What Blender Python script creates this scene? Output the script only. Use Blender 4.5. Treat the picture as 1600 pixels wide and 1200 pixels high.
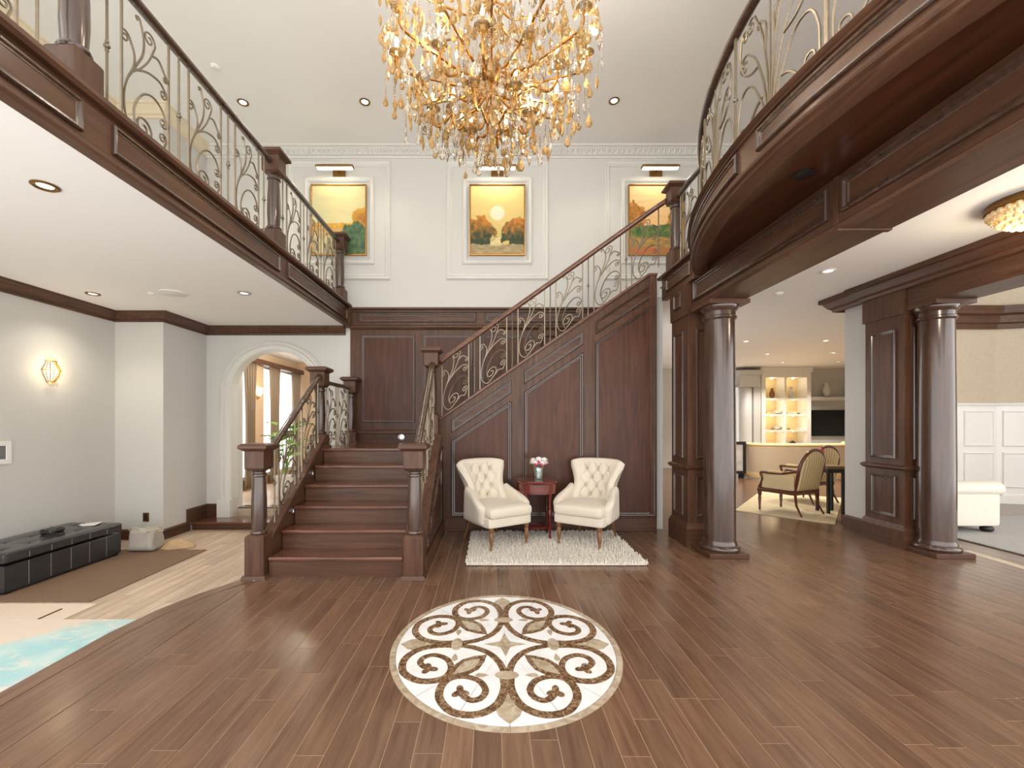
import bpy, math, random
from mathutils import Vector
random.seed(7)
R = math.radians
sc = bpy.context.scene
for o in list(bpy.data.objects):
    bpy.data.objects.remove(o)

# ------------------------------------------------------------------ camera
F = 680.0
cam_d = bpy.data.cameras.new('camera'); cam = bpy.data.objects.new('camera', cam_d)
sc.collection.objects.link(cam); sc.camera = cam
cam.location = (0, 0, 1.4); cam.rotation_euler = (R(90), 0, 0)
cam_d.sensor_width = 36; cam_d.lens = 36*F/1600
cam_d.shift_x = 32/1600; cam_d.shift_y = 60/1600
cam_d.clip_start = .05; cam_d.clip_end = 200

# ------------------------------------------------------------------ daylight and exposure
w = bpy.data.worlds.new('daylight'); sc.world = w; w.use_nodes = True
bg = w.node_tree.nodes['Background']; bg.inputs[0].default_value = (1, .985, .965, 1); bg.inputs[1].default_value = 2.3
sc.view_settings.view_transform = 'Standard'; sc.view_settings.look = 'None'
sc.view_settings.gamma = 1; sc.view_settings.use_curve_mapping = False
sc.view_settings.exposure = 0.48
sc.cycles.use_denoising = True
sc.cycles.max_bounces = 8; sc.cycles.diffuse_bounces = 5; sc.cycles.transmission_bounces = 6
sc.cycles.caustics_reflective = False; sc.cycles.caustics_refractive = False
sc.cycles.sample_clamp_indirect = 6

# ------------------------------------------------------------------ materials
def newmat(name):
    m = bpy.data.materials.new(name); m.use_nodes = True
    nt = m.node_tree; b = nt.nodes['Principled BSDF']
    return m, nt, b
def lin(r, g, b):
    f = lambda c: (c/255/12.92) if c/255 <= .04045 else ((c/255+.055)/1.055)**2.4
    return (f(r), f(g), f(b), 1)
def plain(name, rgb, rough=.5, metal=0, noise=0, nscale=8, bump=0, bscale=60, coat=0, spec=None, sheen=0):
    m, nt, b = newmat(name); c = lin(*rgb)
    b.inputs['Base Color'].default_value = c; b.inputs['Roughness'].default_value = rough
    b.inputs['Metallic'].default_value = metal
    if spec is not None: b.inputs['Specular IOR Level'].default_value = spec
    if coat: b.inputs['Coat Weight'].default_value = coat; b.inputs['Coat Roughness'].default_value = .12
    if sheen: b.inputs['Sheen Weight'].default_value = sheen
    geo = nt.nodes.new('ShaderNodeNewGeometry')
    if noise:
        n = nt.nodes.new('ShaderNodeTexNoise'); n.inputs['Scale'].default_value = nscale; n.inputs['Detail'].default_value = 4
        nt.links.new(geo.outputs['Position'], n.inputs['Vector'])
        mx = nt.nodes.new('ShaderNodeMixRGB'); mx.inputs[1].default_value = tuple(v*(1-noise) for v in c[:3])+(1,)
        mx.inputs[2].default_value = tuple(min(1, v*(1+noise)) for v in c[:3])+(1,)
        nt.links.new(n.outputs['Fac'], mx.inputs[0]); nt.links.new(mx.outputs[0], b.inputs['Base Color'])
    if bump:
        n2 = nt.nodes.new('ShaderNodeTexNoise'); n2.inputs['Scale'].default_value = bscale; n2.inputs['Detail'].default_value = 3
        nt.links.new(geo.outputs['Position'], n2.inputs['Vector'])
        bp = nt.nodes.new('ShaderNodeBump'); bp.inputs['Strength'].default_value = bump; bp.inputs['Distance'].default_value = .01
        nt.links.new(n2.outputs['Fac'], bp.inputs['Height']); nt.links.new(bp.outputs[0], b.inputs['Normal'])
    return m
def wood(name, dark, light, axis, rough=.3, per_piece=0, coat=.3, fine=1.0):
    """stained timber with the grain running along one world axis"""
    m, nt, b = newmat(name); L = nt.links
    geo = nt.nodes.new('ShaderNodeNewGeometry'); oi = nt.nodes.new('ShaderNodeObjectInfo')
    ad = nt.nodes.new('ShaderNodeMath'); ad.operation = 'ADD'
    L.new(geo.outputs['Random Per Island'], ad.inputs[0]); L.new(oi.outputs['Random'], ad.inputs[1])
    fr = nt.nodes.new('ShaderNodeMath'); fr.operation = 'FRACT'; L.new(ad.outputs[0], fr.inputs[0])
    off = nt.nodes.new('ShaderNodeMath'); off.operation = 'MULTIPLY'; off.inputs[1].default_value = 37.0 if per_piece else 0.0
    L.new(fr.outputs[0], off.inputs[0])
    va = nt.nodes.new('ShaderNodeVectorMath'); va.operation = 'ADD'
    L.new(geo.outputs['Position'], va.inputs[0]); L.new(off.outputs[0], va.inputs[1])
    mp = nt.nodes.new('ShaderNodeMapping'); s = [22*fine]*3; s['xyz'.index(axis)] = 1.6*fine
    mp.inputs['Scale'].default_value = s; L.new(va.outputs[0], mp.inputs['Vector'])
    n = nt.nodes.new('ShaderNodeTexNoise'); n.inputs['Scale'].default_value = 1; n.inputs['Detail'].default_value = 6
    n.inputs['Roughness'].default_value = .62; n.inputs['Distortion'].default_value = .6; L.new(mp.outputs[0], n.inputs['Vector'])
    n2 = nt.nodes.new('ShaderNodeTexNoise'); n2.inputs['Scale'].default_value = 2.2; L.new(va.outputs[0], n2.inputs['Vector'])
    cr = nt.nodes.new('ShaderNodeValToRGB'); cr.color_ramp.elements[0].position = .32; cr.color_ramp.elements[1].position = .70
    cr.color_ramp.elements[0].color = lin(*dark); cr.color_ramp.elements[1].color = lin(*light)
    L.new(n.outputs['Fac'], cr.inputs[0])
    hs = nt.nodes.new('ShaderNodeHueSaturation'); L.new(cr.outputs[0], hs.inputs['Color'])
    mr = nt.nodes.new('ShaderNodeMapRange'); mr.inputs['To Min'].default_value = 1-.32*per_piece; mr.inputs['To Max'].default_value = 1+.38*per_piece
    L.new(fr.outputs[0], mr.inputs['Value'])
    mu = nt.nodes.new('ShaderNodeMath'); mu.operation = 'MULTIPLY'
    m2 = nt.nodes.new('ShaderNodeMapRange'); m2.inputs['To Min'].default_value = .8; m2.inputs['To Max'].default_value = 1.2
    L.new(n2.outputs['Fac'], m2.inputs['Value']); L.new(mr.outputs[0], mu.inputs[0]); L.new(m2.outputs[0], mu.inputs[1])
    L.new(mu.outputs[0], hs.inputs['Value']); L.new(hs.outputs[0], b.inputs['Base Color'])
    b.inputs['Specular IOR Level'].default_value = .32; b.inputs['Roughness'].default_value = rough; b.inputs['Coat Weight'].default_value = coat; b.inputs['Coat Roughness'].default_value = .18
    bp = nt.nodes.new('ShaderNodeBump'); bp.inputs['Strength'].default_value = .06; bp.inputs['Distance'].default_value = .004
    L.new(n.outputs['Fac'], bp.inputs['Height']); L.new(bp.outputs[0], b.inputs['Normal'])
    return m
def emit(name, rgb, strength):
    m, nt, b = newmat(name); b.inputs['Base Color'].default_value = lin(*rgb)
    b.inputs['Emission Color'].default_value = lin(*rgb); b.inputs['Emission Strength'].default_value = strength
    return m
def attr_mat(name, rough=.7, bump=0, bscale=200):
    m, nt, b = newmat(name); a = nt.nodes.new('ShaderNodeVertexColor'); a.layer_name = 'col'
    nt.links.new(a.outputs[0], b.inputs['Base Color']); b.inputs['Roughness'].default_value = rough
    if bump:
        geo = nt.nodes.new('ShaderNodeNewGeometry'); n2 = nt.nodes.new('ShaderNodeTexNoise'); n2.inputs['Scale'].default_value = bscale
        nt.links.new(geo.outputs['Position'], n2.inputs['Vector'])
        bp = nt.nodes.new('ShaderNodeBump'); bp.inputs['Strength'].default_value = bump; bp.inputs['Distance'].default_value = .01
        nt.links.new(n2.outputs['Fac'], bp.inputs['Height']); nt.links.new(bp.outputs[0], b.inputs['Normal'])
    return m
def glassy(name, tint=(1, 1, 1), gloss=.08):
    m, nt, b = newmat(name); nt.nodes.remove(b)
    t = nt.nodes.new('ShaderNodeBsdfTransparent'); t.inputs[0].default_value = tint+(1,)
    g = nt.nodes.new('ShaderNodeBsdfGlossy'); g.inputs['Roughness'].default_value = .02
    mx = nt.nodes.new('ShaderNodeMixShader'); mx.inputs[0].default_value = gloss
    nt.links.new(t.outputs[0], mx.inputs[1]); nt.links.new(g.outputs[0], mx.inputs[2])
    nt.links.new(mx.outputs[0], nt.nodes['Material Output'].inputs[0])
    return m
def marble(name, base, dark, light, scale=14):
    m, nt, b = newmat(name); L = nt.links
    geo = nt.nodes.new('ShaderNodeNewGeometry')
    n = nt.nodes.new('ShaderNodeTexNoise'); n.inputs['Scale'].default_value = scale; n.inputs['Detail'].default_value = 7; n.inputs['Distortion'].default_value = 1.2
    L.new(geo.outputs['Position'], n.inputs['Vector'])
    cr = nt.nodes.new('ShaderNodeValToRGB'); e = cr.color_ramp.elements
    e[0].position = .30; e[0].color = lin(*dark); e[1].position = .74; e[1].color = lin(*light)
    k = e.new(.5); k.color = lin(*base)
    L.new(n.outputs['Fac'], cr.inputs[0]); L.new(cr.outputs[0], b.inputs['Base Color'])
    b.inputs['Roughness'].default_value = .16
    return m

M = {}
WD, WL = (68, 44, 31), (98, 67, 49)
for ax in 'xyz':
    M['wood_'+ax] = wood('stained_wood_'+ax, WD, WL, ax, rough=.42, coat=.10)
M['wood_gloss'] = wood('polished_column_wood', (58, 41, 33), (84, 62, 51), 'z', rough=.2, coat=1.0)
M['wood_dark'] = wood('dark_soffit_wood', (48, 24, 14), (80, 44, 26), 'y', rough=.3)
M['wood_panel'] = wood('panel_wood', (67, 38, 26), (94, 57, 40), 'z', rough=.45, coat=.06)
M['tread'] = wood('tread_wood', (80, 48, 34), (118, 76, 56), 'x', rough=.22, coat=.5)
M['floor'] = wood('floor_oak', (98, 71, 55), (127, 97, 76), 'y', rough=.25, per_piece=.42, coat=.25, fine=1.4)
M['floor_pale'] = wood('pale_oak', (188, 164, 140), (218, 198, 176), 'y', rough=.4, per_piece=.3, coat=.2, fine=1.3)
M['joint'] = plain('joint', (168, 138, 110), .6)
M['joint_pale'] = plain('joint_pale', (130, 105, 85), .6)
M['wall'] = plain('wall_paint', (207, 206, 201), .6, noise=.015, nscale=3)
M['wall_grey'] = plain('grey_wall_paint', (205, 204, 199), .6, noise=.015, nscale=3)
M['ceil'] = plain('ceiling_paint', (245, 244, 241), .7)
M['white'] = plain('white_trim_paint', (234, 233, 228), .4)
M['wall_trim'] = plain('wall_moulding_paint', (216, 215, 209), .45)
M['cream_crown'] = plain('gilded_crown_paint', (228, 214, 186), .45)
M['tan'] = plain('tan_paint', (206, 180, 152), .6)
M['paper'] = plain('beige_wallpaper', (190, 176, 154), .6, noise=.12, nscale=25, bump=.2, bscale=120)
M['iron'] = plain('brushed_bronze_iron', (134, 122, 104), .36, metal=.75, noise=.2, nscale=30)
M['gold'] = plain('aged_gold', (196, 146, 78), .25, metal=.95, noise=.2, nscale=20)
M['brass'] = plain('dark_brass', (140, 104, 58), .35, metal=.9)
M['black'] = plain('black_metal', (30, 28, 27), .4)
M['chrome'] = plain('chrome', (200, 200, 205), .15, metal=1)
M['bulb'] = emit('warm_bulb', (255, 226, 170), 8)
M['led'] = emit('warm_led', (255, 240, 212), 9)
M['glass'] = glassy('window_glass')
M['medal_white'] = marble('white_marble', (244, 244, 244), (234, 234, 236), (250, 250, 250), 6)
M['medal_brown'] = marble('emperador_marble', (118, 90, 64), (70, 48, 32), (186, 160, 130), 38)
M['medal_beige'] = marble('beige_marble', (184, 168, 144), (160, 142, 118), (206, 194, 174), 16)
M['cream'] = plain('cream_linen', (216, 206, 189), .8, noise=.04, nscale=90, bump=.15, bscale=400, sheen=.2)
M['cream_sofa'] = plain('straw_silk', (226, 198, 148), .6, noise=.05, nscale=30)
M['sofa_side'] = plain('oyster_fabric', (212, 196, 170), .65, noise=.04, nscale=30)
M['white_leather'] = plain('off_white_leather', (228, 222, 208), .45, noise=.03, nscale=20)
M['oak_leg'] = plain('oak_leg', (120, 84, 52), .4, noise=.15, nscale=30)
M['cherry'] = wood('cherry_polish', (74, 22, 18), (116, 42, 32), 'x', rough=.14, coat=.7)
M['mahog'] = plain('mahogany', (98, 48, 26), .28, noise=.2, nscale=25, coat=.4)
M['leather'] = plain('black_leather', (52, 51, 53), .2, noise=.2, nscale=14, bump=.15, bscale=70)
M['stitch'] = plain('pale_stitch', (128, 126, 124), .6)
M['shag'] = plain('ivory_shag', (216, 209, 198), .9, noise=.14, nscale=60)
M['sisal'] = plain('brown_sisal', (132, 106, 84), .9, noise=.18, nscale=60, bump=.6, bscale=150)
M['cream_rug'] = plain('cream_rug', (232, 214, 196), .9, noise=.05, nscale=12, bump=.4, bscale=160)
M['grey_rug'] = plain('grey_rug', (176, 174, 172), .9, noise=.25, nscale=45, bump=.6, bscale=120)
M['gold_rug'] = plain('pale_gold_rug', (222, 206, 170), .9, noise=.12, nscale=5, bump=.3, bscale=160)
M['curtain'] = plain('taupe_curtain', (136, 118, 98), .55, noise=.1, nscale=15)
M['leaf'] = plain('green_leaf', (110, 150, 48), .4, noise=.2, nscale=20)
M['pot'] = plain('white_pot', (226, 224, 220), .3)
M['screen'] = plain('tv_screen', (8, 9, 11), .08)
M['shade_glass'] = plain('frosted_crystal', (250, 226, 176), .2)
M['attr'] = attr_mat('painted_canvas', .5)
M['attr_rug'] = attr_mat('dyed_wool', .9, .4, 170)

# ------------------------------------------------------------------ mesh builder
C = sc.collection
def wloc(o):
    v = Vector((0, 0, 0))
    while o is not None:
        v += o.location; o = o.parent
    return v
class MB:
    def __init__(s): s.v = []; s.f = []; s.c = None
    def add(s, vs, fs):
        n = len(s.v); s.v += [tuple(p) for p in vs]; s.f += [tuple(i+n for i in f) for f in fs]; return s
    def box(s, x0, x1, y0, y1, z0, z1):
        return s.add([(x0,y0,z0),(x1,y0,z0),(x1,y1,z0),(x0,y1,z0),(x0,y0,z1),(x1,y0,z1),(x1,y1,z1),(x0,y1,z1)],
                     [(0,3,2,1),(4,5,6,7),(0,1,5,4),(1,2,6,5),(2,3,7,6),(3,0,4,7)])
    def frus(s, cx, cy, z0, z1, h0, h1):
        a = [(cx+sx*h0, cy+sy*h0, z0) for sx, sy in ((-1,-1),(1,-1),(1,1),(-1,1))]
        b = [(cx+sx*h1, cy+sy*h1, z1) for sx, sy in ((-1,-1),(1,-1),(1,1),(-1,1))]
        return s.add(a+b, [(0,3,2,1),(4,5,6,7),(0,1,5,4),(1,2,6,5),(2,3,7,6),(3,0,4,7)])
    def ext(s, poly, vec):
        n = len(poly); vec = Vector(vec)
        q = [tuple(Vector(p)+vec) for p in poly]
        return s.add(list(poly)+q, [tuple(range(n-1, -1, -1)), tuple(range(n, 2*n))] + [(i, (i+1) % n, n+(i+1) % n, n+i) for i in range(n)])
    def prism(s, pts, z0, z1): return s.ext([(x, y, z0) for x, y in pts], (0, 0, z1-z0))
    def lathe(s, cx, cy, prof, n=24, a0=0, a1=None):
        full = a1 is None; a1 = 2*math.pi if full else a1; m = n if full else n+1
        vs = [(cx+r*math.cos(a0+(a1-a0)*i/n), cy+r*math.sin(a0+(a1-a0)*i/n), z) for r, z in prof for i in range(m)]
        fs = []
        for j in range(len(prof)-1):
            for i in range(n):
                k = (i+1) % m if full else i+1
                fs.append((j*m+i, j*m+k, (j+1)*m+k, (j+1)*m+i))
        if full:
            fs.append(tuple(range(m-1, -1, -1))); t = (len(prof)-1)*m; fs.append(tuple(range(t, t+m)))
        return s.add(vs, fs)
    def tube(s, pts, r, n=6, r2=None, closed=False, rfun=None):
        """r sideways, r2 upwards"""
        pts = [Vector(p) for p in pts]; N = len(pts); r2 = r if r2 is None else r2
        if N < 2: return s
        prev = None; vs = []
        for i in range(N):
            if closed: t = pts[(i+1) % N]-pts[i-1]
            else: t = pts[min(i+1, N-1)]-pts[max(i-1, 0)]
            if t.length < 1e-9: t = Vector((0, 0, 1))
            t.normalize()
            if prev is None:
                up = Vector((0, 0, 1)) if abs(t.z) < .95 else Vector((0, 1, 0))
                side = t.cross(up).normalized()
            else:
                side = prev-t*prev.dot(t)
                side = side.normalized() if side.length > 1e-6 else t.orthogonal().normalized()
            prev = side; up = side.cross(t); k = 1 if rfun is None else rfun(i/(N-1))
            for j in range(n):
                a = 2*math.pi*(j+.5)/n
                vs.append(pts[i]+side*(math.cos(a)*r*k)+up*(math.sin(a)*r2*k))
        fs = []
        for i in range(N if closed else N-1):
            q = (i+1) % N
            for j in range(n):
                fs.append((i*n+j, i*n+(j+1) % n, q*n+(j+1) % n, q*n+j))
        if not closed:
            fs.append(tuple(range(n-1, -1, -1))); fs.append(tuple(range((N-1)*n, N*n)))
        return s.add(vs, fs)
    def sweep(s, path, prof, closed=False, zfun=None):
        """path in plan, profile (offset to the left of travel, z), mitred, closed profile"""
        N = len(path); P = [Vector(p) for p in path]; offs = []
        for i in range(N):
            d0 = (P[i]-P[i-1]) if (i > 0 or closed) else P[1]-P[0]
            d1 = (P[(i+1) % N]-P[i]) if (i < N-1 or closed) else P[-1]-P[-2]
            n0 = Vector((-d0.y, d0.x)).normalized(); n1 = Vector((-d1.y, d1.x)).normalized()
            m = (n0+n1); m = m/max(.2, m.dot(n0)); offs.append(m)
        k = len(prof); vs = []
        for i in range(N):
            for o, z in prof:
                q = P[i]+offs[i]*o; vs.append((q.x, q.y, z+(zfun(i) if zfun else 0)))
        fs = []
        for i in range(N if closed else N-1):
            j = (i+1) % N
            for a in range(k):
                b = (a+1) % k
                fs.append((i*k+a, j*k+a, j*k+b, i*k+b))
        if not closed:
            fs.append(tuple(range(k))); fs.append(tuple(range((N-1)*k+k-1, (N-1)*k-1, -1)))
        return s.add(vs, fs)
    def mold(s, O, U, V, N, poly, prof):
        """closed mitred moulding round a polygon given in (u,v); profile (inset, height above the plane)"""
        O, U, V, N = Vector(O), Vector(U), Vector(V), Vector(N); n = len(poly); rings = []
        area = sum(poly[i][0]*poly[(i+1) % n][1]-poly[(i+1) % n][0]*poly[i][1] for i in range(n))
        sg = 1 if area > 0 else -1
        for ins, h in prof:
            ring = []
            for i in range(n):
                p0, p1, p2 = Vector(poly[i-1]), Vector(poly[i]), Vector(poly[(i+1) % n])
                n0 = Vector((-(p1-p0).y, (p1-p0).x)).normalized()*sg; n1 = Vector((-(p2-p1).y, (p2-p1).x)).normalized()*sg
                m = n0+n1; m = m/max(.15, m.dot(n0)); q = p1+m*ins
                ring.append(O+U*q.x+V*q.y+N*h)
            rings.append(ring)
        vs = [p for r in rings for p in r]; fs = []
        for j in range(len(prof)-1):
            for i in range(n):
                k = (i+1) % n; f = (j*n+i, j*n+k, (j+1)*n+k, (j+1)*n+i); fs.append(f if sg > 0 else f[::-1])
        return s.add(vs, fs)
    def grid(s, fn, nu, nv, wrap=False):
        vs = [fn(i/nu, j/nv) for j in range(nv+1) for i in range(nu+1)]
        return s.add(vs, [(j*(nu+1)+i, j*(nu+1)+i+1, (j+1)*(nu+1)+i+1, (j+1)*(nu+1)+i) for j in range(nv) for i in range(nu)])
    def rbox(s, c, h, r, n=6, fn=None):
        """rounded box; fn may reshape each point"""
        c, h = Vector(c), Vector(h); r = min(r, *h)
        T = [math.copysign(abs(t)**.6, t) if t else 0 for t in [-1+2*i/n for i in range(n+1)]]
        vs = []; fs = []
        for ax in range(3):
            for sg in (-1, 1):
                b0 = len(vs)
                for j in range(n+1):
                    for i in range(n+1):
                        p = [0, 0, 0]; p[ax] = sg; p[(ax+1) % 3] = T[i]; p[(ax+2) % 3] = T[j]
                        q = Vector((p[0]*h.x, p[1]*h.y, p[2]*h.z))
                        inn = Vector([max(-(h[k]-r), min(h[k]-r, q[k])) for k in range(3)])
                        d = q-inn
                        q = inn+(d.normalized()*r if d.length > 1e-9 else d)
                        q = q+c; vs.append(fn(q) if fn else q)
                for j in range(n):
                    for i in range(n):
                        f = (b0+j*(n+1)+i, b0+j*(n+1)+i+1, b0+(j+1)*(n+1)+i+1, b0+(j+1)*(n+1)+i)
                        fs.append(f if sg > 0 else f[::-1])
        return s.add(vs, fs)
    def ball(s, c, r, n=10, m=6, sz=1.0):
        return s.lathe(c[0], c[1], [(max(1e-4, r*math.sin(math.pi*j/m)), c[2]-r*sz*math.cos(math.pi*j/m)) for j in range(m+1)], n)
    def build(s, name, mat, parent=None, smooth=None, bevel=0, local=False, kind=None, weld=False):
        me = bpy.data.meshes.new(name); vs = s.v
        o = bpy.data.objects.new(name, me); C.objects.link(o)
        if parent is not None:
            o.parent = parent
            if not local:
                L = wloc(parent); vs = [(x-L.x, y-L.y, z-L.z) for x, y, z in vs]
        elif not local:
            xs, ys, zs = zip(*vs); L = Vector(((min(xs)+max(xs))/2, (min(ys)+max(ys))/2, min(zs)))
            vs = [(x-L.x, y-L.y, z-L.z) for x, y, z in vs]; o.location = L
        me.from_pydata(vs, [], s.f)
        if s.c:
            a = me.color_attributes.new('col', 'FLOAT_COLOR', 'POINT')
            for i, c in enumerate(s.c): a.data[i].color = c
        me.materials.append(M[mat] if isinstance(mat, str) else mat)
        if smooth is not None:
            for p in me.polygons: p.use_smooth = True
            me.set_sharp_from_angle(angle=R(smooth))
        me.update()
        if bevel:
            b = o.modifiers.new('edge', 'BEVEL'); b.width = bevel; b.segments = 2; b.limit_method = 'ANGLE'
        if kind: o['kind'] = kind
        return o
def tag(o, label, cat, group=None, kind=None):
    o['label'] = label; o['category'] = cat
    if group: o['group'] = group
    if kind: o['kind'] = kind
    return o
def T(name, label, cat, loc, rz=0, group=None, kind=None):
    o = bpy.data.objects.new(name, None); C.objects.link(o); o.location = loc; o.rotation_euler = (0, 0, rz)
    o.empty_display_size = .1
    return tag(o, label, cat, group, kind)
def dup(src, loc, rz, label):
    r = src.copy(); C.objects.link(r); r.location = loc; r.rotation_euler = (0, 0, rz); r['label'] = label
    for ch in list(src.children):
        c = ch.copy(); C.objects.link(c); c.parent = r
        for g in list(ch.children):
            d = g.copy(); C.objects.link(d); d.parent = c
    return r
def lamp(name, kind, loc, power, color=(1, .86, .68), size=.05, parent=None, rot=None, spot=None):
    d = bpy.data.lights.new(name, kind); d.energy = power; d.color = color
    if kind in ('POINT', 'SPOT'): d.shadow_soft_size = size
    if spot: d.spot_size = R(spot); d.spot_blend = .6
    o = bpy.data.objects.new(name, d); C.objects.link(o)
    o.location = Vector(loc)-(wloc(parent) if parent else Vector((0, 0, 0)))
    if parent: o.parent = parent
    if rot: o.rotation_euler = rot
    return o
def cat_rom(pts, n=8):
    P = [Vector(p) for p in pts]; P = [P[0]*2-P[1]]+P+[P[-1]*2-P[-2]]; out = []
    for i in range(1, len(P)-2):
        for k in range(n):
            t = k/n; a, b, c, d = P[i-1:i+3]
            out.append(.5*((2*b)+(c-a)*t+(2*a-5*b+4*c-d)*t*t+(3*b-a-3*c+d)*t**3))
    out.append(P[-2]); return out
X3, Y3, Z3 = (1, 0, 0), (0, 1, 0), (0, 0, 1)
MOLD = [(0, 0), (0, .022), (.008, .032), (.020, .030), (.028, .014), (.040, .012), (.050, 0)]
MOLD_S = [(0, 0), (0, .016), (.007, .024), (.016, .022), (.022, .010), (.030, .008), (.036, 0)]
def rect(u0, u1, v0, v1): return [(u0, v0), (u1, v0), (u1, v1), (u0, v1)]
def panel(parent, O, U, V, N, poly, mat, prof=MOLD, field=True, name='panel', fieldmat=None):
    """a raised moulding frame; with the board it encloses when field is set"""
    mb = MB(); mb.mold(O, U, V, N, poly, prof)
    if not field: return mb.build(name, mat, parent)
    b = MB(); q = MB(); q.mold(O, U, V, N, poly, [(.02, 0), (.02, .005)]); n = len(poly)
    b.add(q.v, q.f+[tuple(range(n, 2*n))])
    o = b.build(name, fieldmat or mat, parent)
    mb.build('moulding', 'wood_gloss' if mat.startswith('wood') else mat, o, smooth=25)
    return o
# ------------------------------------------------------------------ floors
def project(p):
    return (768+F*p[0]/p[1], 660-F*(p[2]-1.4)/p[1])
def pix_area(x0, x1, y0, y1, z):
    y0 = max(y0, .6)
    if y1 <= y0: return 0
    q = [project(p) for p in ((x0, y0, z), (x1, y0, z), (x1, y1, z), (x0, y1, z))]
    if max(a[0] for a in q) < 0 or min(a[0] for a in q) > 1600 or min(a[1] for a in q) > 1200: return 0
    q = [(min(1650, max(-50, a)), min(1230, b)) for a, b in q]
    return abs(sum(q[i][0]*q[(i+1) % 4][1]-q[(i+1) % 4][0]*q[i][1] for i in range(4)))/2
def planks(floor, x0, x1, y0, y1, wd, lo, hi, z, mat, skip, limit=300, th=.006):
    rnd = random.Random(3); rows = []; x = x0
    while x < x1-.01:
        xe = min(x+wd, x1); y = y0-rnd.random()*hi
        while y < y1:
            ye = y+lo+(hi-lo)*rnd.random()
            a, b = max(y, y0), min(ye, y1)
            if b-a > .05 and not skip((x+xe)/2, a, b): rows.append((x, xe, a, b))
            y = ye
        x = xe
    rows.sort(key=lambda r: -pix_area(*r, z))
    g = .0022
    for r in rows[:limit]:
        MB().box(r[0]+g, r[1]-g, r[2]+g, r[3]-g, z-th, z).build('plank', mat, floor)
    if rows[limit:]:
        m = MB()
        for r in rows[limit:]: m.box(r[0]+g, r[1]-g, r[2]+g, r[3]-g, z-th, z)
        m.build('plank_field', mat, floor, kind='stuff')
fl = MB().prism([(-2.08, .2), (10.4, .2), (10.4, 7.6), (11.6, 7.6), (11.6, 13.6), (2.1, 13.6), (2.1, 6.75), (-2.08, 6.75)], -.12, -.0012).build('floor', 'joint')
tag(fl, 'brown oak plank floor of the entrance hall and living room', 'floor', kind='structure')
def skip_main(x, a, b):
    if x < 2.15 and a > 5.62: return True
    if -2.05 < x < -.65 and a > 4.05: return True
    if x > 10.38 and a < 7.8: return True
    return False
planks(fl, -2.08, 11.5, 0.2, 13.5, .125, .45, 1.35, 0, 'floor', skip_main)
# border boards and the nosing at the edge of the sunken room
edge = [(-2.55, .2), (-2.55, 2.9), (-2.50, 3.25), (-2.40, 3.55), (-2.24, 3.87)]
m = MB().prism([(-2.083, .2)] + [(-2.083, 3.87)] + [(p[0]+.13, p[1]) for p in edge[::-1] if p[1] < 3.6] , -.10, .0)
tag(m.build('trim_1', 'floor', None, bevel=.002), 'wide brown border board along the edge of the hall floor', 'floor border', kind='structure')
m = MB().prism([(p[0]+.128, p[1]) for p in edge[:4]] + [(-2.12, 3.87), (-2.24, 3.87)] + edge[:4][::-1], -.032, .002)
tag(m.build('trim_2', 'floor', None, bevel=.008), 'rounded brown nosing board at the step down to the pale floor', 'nosing', kind='structure')
m = MB().prism([(p[0]+.06, p[1]) for p in edge] + [(p[0]+.03, p[1]) for p in edge[::-1]], -.2, -.032)
tag(m.build('trim_3', 'wood_y'), 'low wooden riser below the nosing board', 'riser', kind='structure')
LZ = -.18
fs = MB().box(-5.2, -2.2, .2, 7.2, LZ-.1, LZ-.0012).build('floor', 'joint_pale')
tag(fs, 'pale oak plank floor of the sunken area on the left', 'floor', kind='structure')
planks(fs, -5.07, -2.25, 0.2, 6.74, .105, .6, 1.6, LZ, 'floor_pale', lambda x, a, b: False)
# platform step before the arch and the step inside it
st = T('arch_step', 'brown wooden step in front of the white archway', 'step', (-3.3, 6.55, LZ))
MB().box(-4.40, -2.24, 6.40, 6.74, LZ, -.095).build('riser', 'wood_x', st)
MB().box(-4.40, -2.24, 6.36, 6.745, -.095, -.06).build('tread', 'tread', st, bevel=.008)
MB().box(-4.02, -2.70, 6.95, 7.06, LZ, .03).build('riser', 'wood_x', st)
MB().box(-4.02, -2.70, 6.91, 7.06, .03, .06).build('tread', 'tread', st, bevel=.008)

# ------------------------------------------------------------------ walls and ceilings
CZ, UF = 5.65, 3.18            # main ceiling, upper floor
def struct(mb, name, mat, label, cat='wall', **k): return tag(mb.build(name, mat, **k), label, cat, kind='structure')
struct(MB().box(-5.22, -5.07, 1.2, 7.2, LZ-.1, CZ), 'wall_left', 'wall_grey', 'light grey wall behind the black storage bench')
struct(MB().box(-5.07, -4.42, 5.86, 7.05, LZ-.1, CZ), 'wall_left', 'wall_grey', 'light grey wall corner jutting out beside the archway')
ACX, ARW, ASP, ARH = -3.36, .67, 1.90, .62
m = MB(); Y0, Y1, zt = 6.75, 6.90, 2.9
m.box(-4.42, ACX-ARW, Y0, Y1, LZ-.1, zt); m.box(ACX+ARW, -2.18, Y0, Y1, LZ-.1, zt)
arc = [(ACX-ARW*math.cos(math.pi*i/28), ASP+ARH*math.sin(math.pi*i/28)) for i in range(29)]
for a, b in zip(arc, arc[1:]):
    m.ext([(a[0], Y0, a[1]), (b[0], Y0, b[1]), (b[0], Y0, zt), (a[0], Y0, zt)], (0, Y1-Y0, 0))
struct(m, 'wall_back', 'wall', 'white wall pierced by the rounded archway')
struct(MB().box(-2.18, 2.16, 6.75, 7.05, LZ-.1, UF), 'wall_back', 'wall', 'wall behind the wooden wainscot of the stair landing')
struct(MB().box(-4.42, 5.0, 6.75, 7.05, UF, CZ), 'wall_back', 'wall', 'tall white wall hung with three landscape paintings')
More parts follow.
